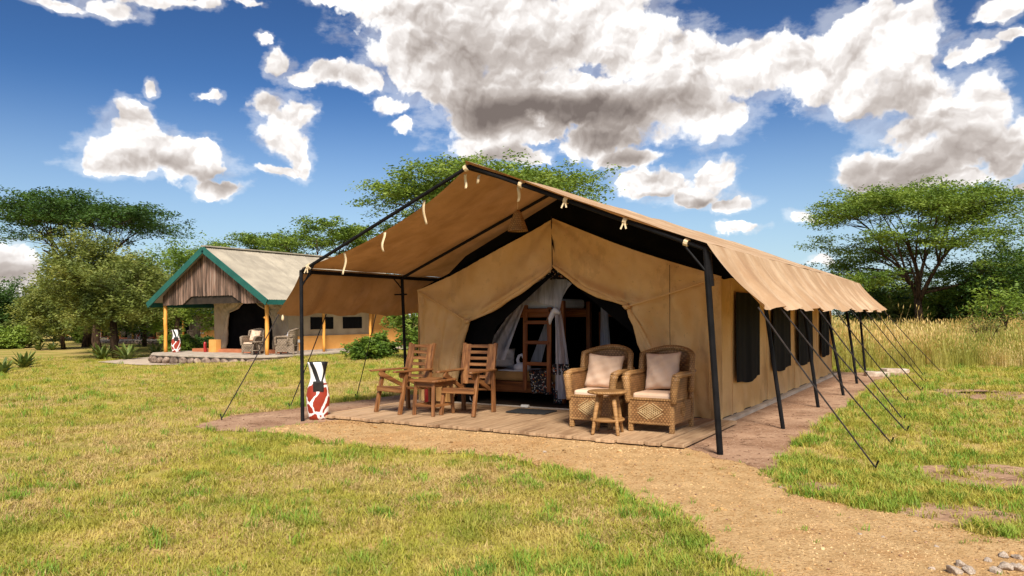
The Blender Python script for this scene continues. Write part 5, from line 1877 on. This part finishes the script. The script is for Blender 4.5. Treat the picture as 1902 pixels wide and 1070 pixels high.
def fbm(x, y, sc_):
    return 0.5 * vnoise(x, y, sc_) + 0.3 * vnoise(x, y, sc_ * 2.3) + 0.2 * vnoise(x, y, sc_ * 5.1)


def tuft(name, nb, hgt, rad, wd, mat, seed, bend=0.5, heads=False):
    rng = np.random.default_rng(seed)
    V = []
    for k in range(nb):
        a = rng.uniform(0, 6.28)
        r = rad * math.sqrt(rng.uniform(0, 1))
        b = np.array([r * math.cos(a), r * math.sin(a), -0.01])
        oa = rng.uniform(0, 6.28)
        od = np.array([math.cos(oa), math.sin(oa), 0])
        ac = np.array([-math.sin(oa + rng.normal(0, 0.5)), math.cos(oa), 0])
        hh = hgt * rng.uniform(0.55, 1.25)
        bd = hh * bend * rng.uniform(0.2, 1.2)
        w_ = wd * rng.uniform(0.7, 1.3)
        pts = [b, b + od * bd * 0.3 + np.array([0, 0, hh * 0.55]), b + od * bd + np.array([0, 0, hh * (1 - 0.15 * bend)])]
        ws = [w_, w_ * 0.8, w_ * 0.12]
        for j in range(2):
            V.append([pts[j] - ac * ws[j] / 2, pts[j] + ac * ws[j] / 2, pts[j + 1] + ac * ws[j + 1] / 2, pts[j + 1] - ac * ws[j + 1] / 2])
        if heads and rng.random() < 0.6:
            t_ = pts[2]
            q = t_ + np.array([od[0] * 0.05, od[1] * 0.05, 0.14])
            V.append([t_, (t_ + q) / 2 + ac * 0.012, q, (t_ + q) / 2 - ac * 0.012])
    me = quads_mesh(name, np.array(V))
    me.materials.append(MATS[mat])
    return bpy.data.objects.new(name, me)            # not linked: instanced by the scatter below


def scatter(name, P, scl, rot, proto, label, tilt=0.0):
    me = bpy.data.meshes.new(name)
    me.vertices.add(len(P))
    me.vertices.foreach_set('co', np.asarray(P, np.float32).reshape(-1))
    a = me.attributes.new('scl', 'FLOAT', 'POINT')
    a.data.foreach_set('value', np.asarray(scl, np.float32))
    a = me.attributes.new('rot', 'FLOAT_VECTOR', 'POINT')
    rv = np.zeros((len(P), 3), np.float32)
    rv[:, 2] = rot
    if tilt:
        rv[:, :2] = np.random.default_rng(3).normal(0, tilt, (len(P), 2))
    a.data.foreach_set('vector', rv.reshape(-1))
    o = bpy.data.objects.new(name, me)
    COL.objects.link(o)
    me.materials.append(proto.data.materials[0])
    ng = bpy.data.node_groups.new(name, 'GeometryNodeTree')
    ng.interface.new_socket('Geometry', in_out='INPUT', socket_type='NodeSocketGeometry')
    ng.interface.new_socket('Geometry', in_out='OUTPUT', socket_type='NodeSocketGeometry')
    gi, go = ng.nodes.new('NodeGroupInput'), ng.nodes.new('NodeGroupOutput')
    io = ng.nodes.new('GeometryNodeInstanceOnPoints')
    oi = ng.nodes.new('GeometryNodeObjectInfo')
    oi.inputs['Object'].default_value = proto
    n1 = ng.nodes.new('GeometryNodeInputNamedAttribute')
    n1.data_type = 'FLOAT'
    n1.inputs['Name'].default_value = 'scl'
    n2 = ng.nodes.new('GeometryNodeInputNamedAttribute')
    n2.data_type = 'FLOAT_VECTOR'
    n2.inputs['Name'].default_value = 'rot'
    L = ng.links.new
    L(gi.outputs[0], io.inputs['Points'])
    L(oi.outputs['Geometry'], io.inputs['Instance'])
    L(n2.outputs['Attribute'], io.inputs['Rotation'])
    L(n1.outputs['Attribute'], io.inputs['Scale'])
    L(io.outputs[0], go.inputs[0])
    o.modifiers.new('scatter', 'NODES').node_group = ng
    return tag(o, label, kind='stuff')


def polar(n, d0, d1, p, rng, amax=0.78):
    """points in front of the camera, density falling as d**-p"""
    u = rng.random(n)
    if abs(p - 2) < 1e-6:
        d = d0 * (d1 / d0) ** u
    else:
        e = 2 - p
        d = (d0 ** e + u * (d1 ** e - d0 ** e)) ** (1 / e)
    a = rng.uniform(-amax, amax, n)
    return np.stack([d * np.sin(a), d * np.cos(a)], 1), d


rng = np.random.default_rng(21)
P1, d1 = polar(85000, 3.0, 42, 1.9, rng)
keep = ~(in_poly(P1, PATH_R) | in_poly(P1, EARTH_R))
tp = np.array([T.loc((x, y, 0))[:2] for x, y in P1])
keep &= ~((tp[:, 0] > -0.4) & (tp[:, 0] < 6.3) & (tp[:, 1] > 0) & (tp[:, 1] < 12.6))
cp = np.array([C1.loc((x, y, 0))[:2] for x, y in P1])
keep &= ~((cp[:, 0] > -0.8) & (cp[:, 0] < 7.0) & (cp[:, 1] > -1.35) & (cp[:, 1] < 12.6))
for s_ in SPOTS:
    keep &= ~(in_poly(P1, s_) & (rng.random(len(P1)) < 0.85))
keep &= ~in_poly(P1, np.array(pv))
P1, d1 = P1[keep], d1[keep]
edge = np.concatenate([PATH_R, EARTH_R])
near = np.full(len(P1), 9.0)
m_ = d1 < 16
Q = P1[m_]
nd = np.full(len(Q), 9.0)
for i in range(0, len(edge), 60):
    e = edge[i:i + 60]
    nd = np.minimum(nd, np.sqrt(((Q[:, None, :] - e[None]) ** 2).sum(2)).min(1))
near[m_] = nd
f1 = fbm(P1[:, 0], P1[:, 1], 0.45)
f2 = fbm(P1[:, 0] + 40, P1[:, 1], 1.7)
right = P1[:, 0] > 2.4
lush = rng.random(len(P1)) < (0.045 + 0.40 * np.exp(-(near / 0.22) ** 2) + 0.30 * np.clip((f2 - 0.62) * 5, 0, 1) + 0.18 * right)
dryp = np.clip(0.46 + (f1 - 0.5) * 3.2 + (f2 - 0.5) * 1.5, 0.08, 0.9) - 0.25 * right
far = d1 > 18
dryp = np.where(far, dryp - 0.25, dryp)
dry = (~lush) & (rng.random(len(P1)) < dryp)
thin = rng.random(len(P1)) < np.clip(0.35 + (f2 - 0.36) * 4.5, 0.25, 1.0)
green = (~lush) & (~dry)
PZ = np.stack([P1[:, 0], P1[:, 1], terrain(P1[:, 0], P1[:, 1])], 1)
size = (0.62 + 0.65 * rng.random(len(P1))) * np.clip(0.75 + d1 / 22, 0.8, 1.9)
GR = {'lawn_grass': ('short yellow green lawn grass', green, [('grass_green', 20, 0.055, 0.085, 0.006, 0.9), ('grass_green', 26, 0.045, 0.11, 0.006, 1.2)]),
      'dry_grass': ('dry straw coloured lawn grass', dry, [('grass_dry', 24, 0.05, 0.09, 0.006, 1.3), ('grass_dry', 18, 0.038, 0.11, 0.006, 1.8)]),
      'lush_grass': ('bright green grass tufts along the path edge', lush, [('grass_lush', 22, 0.085, 0.06, 0.007, 0.8), ('grass_green', 22, 0.075, 0.07, 0.007, 0.9)])}
for nm, (lab, mk, protos) in GR.items():
    idx = np.nonzero(mk & thin)[0]
    part_ = rng.integers(0, len(protos), len(idx))
    for k, (mt, nb, hh, rd, wd, bd) in enumerate(protos):
        ii = idx[part_ == k]
        pr = tuft(nm + '_tuft', nb, hh, rd, wd, mt, 300 + k + len(nm), bd)
        scatter(nm, PZ[ii], size[ii], rng.uniform(0, 6.28, len(ii)), pr, lab)

ii = np.nonzero((d1 < 14) & (rng.random(len(P1)) < 0.035) & (f2 > 0.42))[0]
scatter('lawn_weeds', PZ[ii], rng.uniform(0.7, 1.3, len(ii)), rng.uniform(0, 6.28, len(ii)), tuft('weed_tuft', 5, 0.10, 0.05, 0.005, 'straw_green', 501, 0.9, False), 'longer stray stems standing in the lawn')
ii = np.nonzero((d1 < 18) & (rng.random(len(P1)) < 0.07) & (f1 > 0.45))[0]
scatter('dead_grass', PZ[ii], size[ii] * 0.9, rng.uniform(0, 6.28, len(ii)), tuft('dead_tuft', 26, 0.03, 0.13, 0.006, 'dead_grass', 502, 2.4), 'brown dead grass matted into the lawn')
# straggling blades on the path margin
Ps, ds = polar(9000, 3.2, 12, 1.7, rng, 0.72)
kp = in_poly(Ps, PATH_R) & (rng.random(len(Ps)) < 0.9)
Ps = Ps[kp]
nd = np.full(len(Ps), 9.0)
for i in range(0, len(PATH_R), 60):
    nd = np.minimum(nd, np.sqrt(((Ps[:, None, :] - PATH_R[i:i + 60][None]) ** 2).sum(2)).min(1))
tq = np.array([T.loc((x, y, 0))[:2] for x, y in Ps])
kp = (rng.random(len(Ps)) < 0.75 * np.exp(-(nd / 0.13) ** 2) + 0.012) & ~((tq[:, 1] > 0.1) & (tq[:, 0] > -0.2) & (tq[:, 0] < 5.7))
Ps = Ps[kp]
scatter('path_margin_grass', np.stack([Ps[:, 0], Ps[:, 1], np.full(len(Ps), 0.008)], 1), rng.uniform(0.5, 1.0, len(Ps)), rng.uniform(0, 6.28, len(Ps)), tuft('margin_tuft', 9, 0.06, 0.05, 0.006, 'grass_lush', 503, 1.0), 'thin green blades straying onto the gravel path')

# tall dry grass beyond the tent
n = 15000
gx_, gy_ = rng.uniform(4, 46, n), rng.uniform(17.5, 50, n)
gl = np.array([T.loc((x, y, 0))[:2] for x, y in zip(gx_, gy_)])
edge_d = 19.3 + 1.2 * (vnoise(gx_, gy_, 0.5) - 0.5) + 0.02 * gx_
keep = (np.hypot(gx_ * 0.25, gy_) > edge_d) & ~((gl[:, 0] < 6.6) & (gl[:, 1] < 13.0)) & (np.abs(np.arctan2(gx_, gy_)) < 0.85) & (rng.random(n) < np.clip(26.0 / gy_, 0.35, 1.0))
PT = np.stack([gx_, gy_, np.zeros(n)], 1)[keep]
tf = fbm(PT[:, 0], PT[:, 1], 0.35)
for k, (mt, lab, mk, hh) in enumerate((('straw', 'tall golden dry savanna grass behind the tent', tf > 0.47, 0.86), ('straw_green', 'tall yellow green savanna grass behind the tent', tf <= 0.56, 0.78))):
    for j in range(2):
        pr = tuft('tall_grass_tuft', 46, hh, 0.22, 0.011, mt, 400 + 2 * k + j, 0.42, True)
        ii = np.nonzero(mk & (rng.random(len(PT)) < 0.5))[0]
        scatter('tall_grass', PT[ii], rng.uniform(0.7, 1.1, len(ii)) * (0.45 + 0.75 * vnoise(PT[ii][:, 0], PT[ii][:, 1], 0.9)), rng.uniform(0, 6.28, len(ii)), pr, lab)
# a few taller stems
pr = tuft('grass_stem', 5, 1.6, 0.25, 0.012, 'straw', 450, 0.5, True)
ii = np.nonzero((PT[:, 1] < 30) & (rng.random(len(PT)) < 0.012))[0]
scatter('grass_stems', PT[ii], rng.uniform(0.8, 1.15, len(ii)), rng.uniform(0, 6.28, len(ii)), pr, 'single tall grass stems above the dry field')

# gravel grains and litter on path and bare earth
gb = bmesh.new()
bmesh.ops.create_icosphere(gb, subdivisions=1, radius=1.0)
for v in gb.verts:
    v.co = Vector((v.co.x * 1.2, v.co.y * 0.9, v.co.z * 0.6)) * (1 + 0.25 * math.sin(9 * v.co.x + 5 * v.co.y + 3 * v.co.z))
gm = bpy.data.meshes.new('grain')
gb.to_mesh(gm)
gb.free()
gm.materials.append(MATS['pebble'])
grain = bpy.data.objects.new('grain', gm)
Pg, dg = polar(60000, 3.0, 12, 1.6, rng, 0.72)
kp = in_poly(Pg, PATH_R)
Pg, dg = Pg[kp], dg[kp]
scatter('gravel_grains', np.stack([Pg[:, 0], Pg[:, 1], np.full(len(Pg), 0.010)], 1), (0.0026 + 0.0065 * rng.random(len(Pg)) ** 3 + 0.014 * (rng.random(len(Pg)) < 0.006)) * np.clip(dg / 5, 0.8, 2), rng.uniform(0, 6.28, len(Pg)), grain, 'loose orange gravel on the path', 0.4)
gl2 = gm.copy()
gl2.materials.clear()
gl2.materials.append(MATS['litter'])
lit = bpy.data.objects.new('litter_bit', gl2)
Pl, dl = polar(16000, 3.0, 22, 1.6, rng, 0.72)
kp = in_poly(Pl, EARTH_R) | (in_poly(Pl, PATH_R) & (rng.random(len(Pl)) < 0.35))
Pl = Pl[kp]
tp = np.array([T.loc((x, y, 0))[:2] for x, y in Pl])
kp = ~((tp[:, 0] > 0) & (tp[:, 0] < 5.4) & (tp[:, 1] > 0.25))
Pl = Pl[kp]
scatter('ground_litter', np.stack([Pl[:, 0], Pl[:, 1], np.full(len(Pl), 0.012)], 1), 0.003 + 0.008 * rng.random(len(Pl)) ** 3, rng.uniform(0, 6.28, len(Pl)), lit, 'dead leaves and crumbs of soil on the bare earth', 0.3)
# green weeds on the bare ground edge
